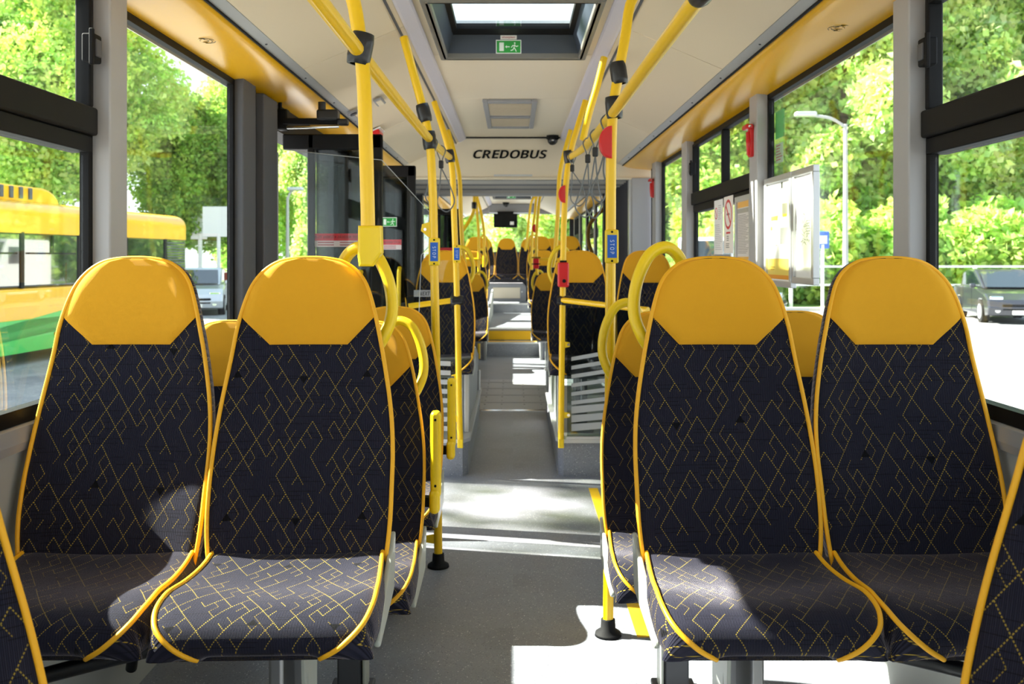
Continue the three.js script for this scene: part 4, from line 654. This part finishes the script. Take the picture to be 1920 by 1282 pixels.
// on the door side
const LT = [[-19.5, -33, 13, 4.2, MID, 5200], [-15.6, -31, 11, 3.6, LIME, 4400], [-21, -40, 15, 4.4, MID, 5200], [-13.4, -37, 8.0, 2.9, MID, 3600], [-14.5, -48, 11, 3.4, PALE, 3000], [-11.2, -52, 7.5, 2.6, PALE, 2600], [-23.5, -36, 15, 4.6, MID, 4600], [-9.0, -44, 8.5, 2.4, PALE, 2600], [-7.2, -50, 9.5, 3, LIME, 2600]];
const LL = ['dark feathery tree over the yellow bus roof', 'bright feathery tree between the grey pillar and the bus end', 'tall tree behind the feathery ones on the door side', 'smaller tree left standing against the white sky', 'pale distant tree above the white billboard', 'low pale tree behind the silver car', 'large tree at the outer edge over the yellow bus', 'pale tree seen through the door glass', 'bright tree seen past the open door leaves'].map((l) => l.replace('left standing', 'standing'));
LT.forEach(([x, z, h, R, c, n], i) => tree('feathery_tree', LL[i], x, z, h, R, n, c, { low: i < 4 ? 0.3 : 0.08, geo: fine }));
// behind the rear window
[[-3.6, -58, 'faint tree behind the rear window, door side'], [3.4, -60, 'faint tree behind the rear window, notice board side'], [-0.6, -74, 'faintest tree straight behind the black display box']].forEach(([x, z, l]) => tree('distant_tree', l, x, z, 8, 2.4, 1500, PALE, { low: 0.1 }));
// tree that dapples the sunlight from the door side
tree('shade_tree', 'sparse tree beside the bus on the door side that dapples the sunlight', -15.5, -8.9, 17, 3.2, 95, MID, { low: 0.5, geo: broad });

// vehicles
const tyre = std(0x1a1a1b, 0.85), carGlass = phy(0x1c262a, 0.05, { clearcoat: 1 });
function wheel(t, x, y, z, r = 0.31, w = 0.2) { const g = part('wheel', cyl(r, r, w, 0, 0, 0, 28).rotateZ(Math.PI / 2), tyre, t); g.position.set(x, y, z); const sp = [cyl(r * 0.66, r * 0.66, w + 0.012, 0, 0, 0, 24).rotateZ(Math.PI / 2)]; part('rim', sp, alu, g); }
function car(label, pos, turn, color, plate) {                       // front towards +z
  const t = thing('parked_car', label, 'car', pos, turn), bodyMat = phy(color, 0.3, { metalness: 0.35, clearcoat: 1, clearcoatRoughness: 0.06 });
  const prof = [[-1.98, 0.42], [-2.0, 0.75], [-1.9, 0.95], [-0.1, 0.98], [0.75, 0.93], [1.55, 0.82], [1.92, 0.66], [2.02, 0.45], [1.95, 0.25], [1.62, 0.2], [1.55, 0.42], [1.35, 0.62], [1.05, 0.62], [0.86, 0.42], [0.8, 0.2], [-0.85, 0.2], [-0.92, 0.42], [-1.1, 0.62], [-1.4, 0.62], [-1.58, 0.42], [-1.65, 0.25]];
  part('body', alongX(prof, -0.84, 0.84, 0.05), bodyMat, t); part('underbody', bx(1.5, 0.4, 3.4, 0, 0.45, 0), tyre, t);
  part('cabin', alongX([[-1.78, 0.93], [-1.45, 1.36], [-0.9, 1.46], [-0.2, 1.45], [0.85, 0.93]], -0.68, 0.68, 0.06), bodyMat, t);
  part('windscreen', grid(6, 6, (u, v) => [(u - 0.5) * (1.28 - 0.14 * v), 0.97 + 0.42 * v, 0.83 - 0.84 * v + 0.05 * Math.cos((u - 0.5) * 2.4)]).translate(0, 0.0, 0.03), carGlass, t);
  for (const s of [-1, 1]) { part('side_window', alongX([[-1.5, 0.99], [-1.3, 1.32], [-0.85, 1.40], [-0.25, 1.39], [0.55, 0.99]], s * 0.675, s * 0.69), carGlass, t); part('headlight', rb(0.34, 0.15, 0.3, s * 0.6, 0.68, 1.76, 0.05, 3), chrome, t); part('mirror', rb(0.16, 0.12, 0.1, s * 0.9, 1.0, 0.62, 0.04), bodyMat, t); part('fog_light', cyl(0.07, 0.07, 0.05).rotateX(Math.PI / 2).translate(s * 0.6, 0.38, 1.97), chrome, t); }
  part('grille', rb(1.0, 0.17, 0.08, 0, 0.46, 1.97, 0.03), rubber, t); part('number_plate', rb(0.5, 0.11, 0.02, 0, 0.32, 2.02, 0.01), white, t); part('door_seam', [span(-0.845, 0.845, 0.3, 0.95, 0.25, 0.265), span(-0.845, 0.845, 0.3, 0.95, -0.75, -0.735)], tyre, t);
  for (const s of [-1, 1]) for (const z of [1.2, -1.25]) wheel(t, s * 0.76, 0.31, z);
}
car('dark grey hatchback parked across the road', [14.0, GY, -26], -0.24, 0x383942); car('silver car parked behind the yellow and green bus', [-10.2, GY, -29.5], 0.25, 0xd6d9de);
{ // yellow and green city bus
  const t = thing('city_bus', 'yellow and green city bus with dark windows parked on the door side', 'bus', [-7.63, GY, -21.2], -0.085), yel = phy(0xf7b807, 0.35, { clearcoat: 0.5 }), grn = phy(0x3fc052, 0.4, { clearcoat: 0.4 });
  const Lb = 11, sec = (y0, y1, m, n, x1 = 0) => part(n, span(-2.4, x1, y0, y1, 0, Lb, 0.05), m, t);
  sec(0.72, 1.28, yel, 'waist_panel'); sec(1.28, 2.22, carGlass, 'window_band', -0.02);
  { const s = new THREE.Shape(); s.moveTo(-2.4, 2.2); s.lineTo(0, 2.2); s.lineTo(0, 2.5); s.quadraticCurveTo(-0.02, 2.72, -0.3, 2.76); s.lineTo(-2.1, 2.76); s.quadraticCurveTo(-2.4, 2.72, -2.4, 2.5); s.closePath(); part('roof', prism(s, 0, Lb, 0.05), yel, t); }
  const arch = new THREE.Shape(); arch.moveTo(0.02, 0.2); arch.lineTo(2.0, 0.2); arch.absarc(2.65, 0.48, 0.62, Math.PI + 0.45, -0.45, true); arch.lineTo(Lb, 0.2); arch.lineTo(Lb, 0.76); arch.lineTo(0.02, 0.76); arch.closePath();
  part('skirt', prism(arch, 0, 2.4, 0.01).rotateY(-Math.PI / 2).translate(0.005, 0, 0), grn, t);
  part('wheel_arch', new THREE.TorusGeometry(0.66, 0.07, 8, 24, Math.PI).rotateY(Math.PI / 2).translate(0.0, 0.48, 2.65), grn, t);
  const pil = []; for (const z of [1.0, 2.7, 4.4, 6.1, 7.8, 9.5]) pil.push(span(-0.03, 0.0, 1.28, 2.22, z, z + 0.09)); part('window_pillar', pil, black, t);
  const vent = []; for (let k = 0; k < 14; k++) vent.push(span(-0.02, 0.02, 1.3 + k * 0.062, 1.33 + k * 0.062, 0.15, 1.0)); part('engine_grille', vent, darkGrey, t);
  for (const z of [2.8, 4.5, 6.2]) part('vent_window', [span(-0.01, 0.01, 1.85, 1.88, z + 0.1, z + 1.5), span(-0.01, 0.01, 1.85, 2.18, z + 0.78, z + 0.82)], black, t);
  part('side_marker', bx(0.03, 0.06, 0.12, 0.01, 0.45, 5.2), std(0xe8641c, 0.4), t);
  const ac = part('roof_unit', (() => { const s = new THREE.Shape(); s.moveTo(4.6, 2.74); s.quadraticCurveTo(4.7, 2.98, 5.1, 3.02); s.lineTo(7.4, 3.02); s.lineTo(7.4, 2.74); s.closePath(); return prism(s, 0, 1.7, 0.03).rotateY(-Math.PI / 2).translate(-0.3, 0, 0); })(), yel, t);
  for (let k = 0; k < 7; k++) part('roof_slat', rb(0.04, 0.2, 0.09, -0.29, 2.9, 5.5 + k * 0.26, 0.01), darkGrey, ac);
  wheel(t, -0.14, 0.48, 2.65, 0.47, 0.28); wheel(t, -0.14, 0.48, 8.6, 0.47, 0.28);
}
{ // white van and bluish car beyond the joint side windows
  const t = thing('white_van', 'white van parked beyond the side windows near the joint', 'van', [7.0, GY, -33], -0.2), m = phy(0xf5f5f5, 0.35, { clearcoat: 0.5 });
  part('body', alongX([[-2.4, 0.35], [-2.45, 2.3], [-2.2, 2.5], [1.0, 2.5], [1.6, 1.6], [2.3, 1.3], [2.45, 0.8], [2.4, 0.35]], -0.95, 0.95, 0.06), m, t); part('windscreen', alongX([[1.08, 2.36], [1.6, 1.62], [1.66, 1.62], [1.14, 2.38]], -0.85, 0.85), carGlass, t); part('side_window', span(-0.97, 0.97, 1.55, 2.2, 0.2, 1.0, 0.02), carGlass, t);
  for (const s of [-1, 1]) for (const z of [1.5, -1.5]) wheel(t, s * 0.85, 0.35, z, 0.35);
  car('blue-grey car parked in front of the white van', [6.0, GY, -27], 1.2, 0x5b6b8c);
}
// street furniture
{
  const lampPost = (label, x, z, h, arm) => { const t = thing('street_lamp', label, 'lamp post', [x, GY, z]); part('post', rod([0, 0, 0], [0, h, 0], 0.10, 12, 0.06), concrete, t); part('arm', tube([[0, h - 0.1, 0], [arm * 0.4, h + 0.18, 0], [arm, h + 0.3, 0]], 0.05, { seg: 14 }), concrete, t); part('lamp_head', rb(0.7, 0.16, 0.3, arm * 1.15, h + 0.33, 0, 0.06), alu, t); };
  lampPost('tall concrete street lamp with a bent arm before the bright trees', 11.0, -30, 6.2, -1.15); lampPost('far street lamp above the yellow bus end', -17.3, -43.5, 5.1, 0.5); lampPost('slim white post seen through the door glass', -9.7, -39, 4.4, 0.3);
  let t = thing('bus_stop_sign', 'blue bus stop sign on a white post', 'sign', [9.9, GY, -29]); part('post', rod([0, 0, 0], [0, 2.2, 0], 0.05), white, t); part('plate', rb(0.42, 0.55, 0.03, 0, 2.35, 0, 0.02), phy(0x1e62c4, 0.4), t); part('symbol', [bx(0.28, 0.26, 0.008, 0, 2.36, 0.017), bx(0.2, 0.06, 0.01, 0, 2.26, 0.018)], white, t);
  t = thing('roadside_fence', 'low white railing along the verge across the road', 'fence', [9.5, GY, -31]); part('rail', [bx(17, 0.07, 0.05, 8.5, 1.48, 0), bx(17, 0.06, 0.05, 8.5, 0.85, 0)], white, t); for (let k = 0; k < 9; k++) part('post', bx(0.1, 1.5, 0.1, k * 2.1, 0.75, 0), white, t);
  t = thing('white_billboard', 'large blank white billboard beyond the silver car', 'billboard', [-11.2, GY, -34.5]); part('panel', rb(1.6, 1.15, 0.12, 0.2, 3.15, 0, 0.02), white, t); part('post', rod([0, 0, 0], [0, 2.7, 0], 0.07), white, t);
  t = thing('white_billboard', 'narrow white billboard on a post behind the yellow bus end', 'billboard', [-12.3, GY, -35.5]); part('panel', rb(0.62, 1.0, 0.1, 0, 3.0, 0, 0.02), white, t); part('post', rod([0.05, 0, 0], [0.05, 2.7, 0], 0.08), white, t);
  t = thing('brick_wall', 'low red brick wall with white piers behind the silver car', 'wall', [-14.5, GY, -36]); const br = std(0x9a4a36, 0.9); for (let k = 0; k < 4; k++) { part('brick_panel', bx(1.5, 1.2, 0.25, k * 2.0 + 0.9, 0.6, 0), br, t); part('pier', bx(0.45, 1.35, 0.35, k * 2.0, 0.68, 0), white, t); }
}
renderer.render(scene, camera);
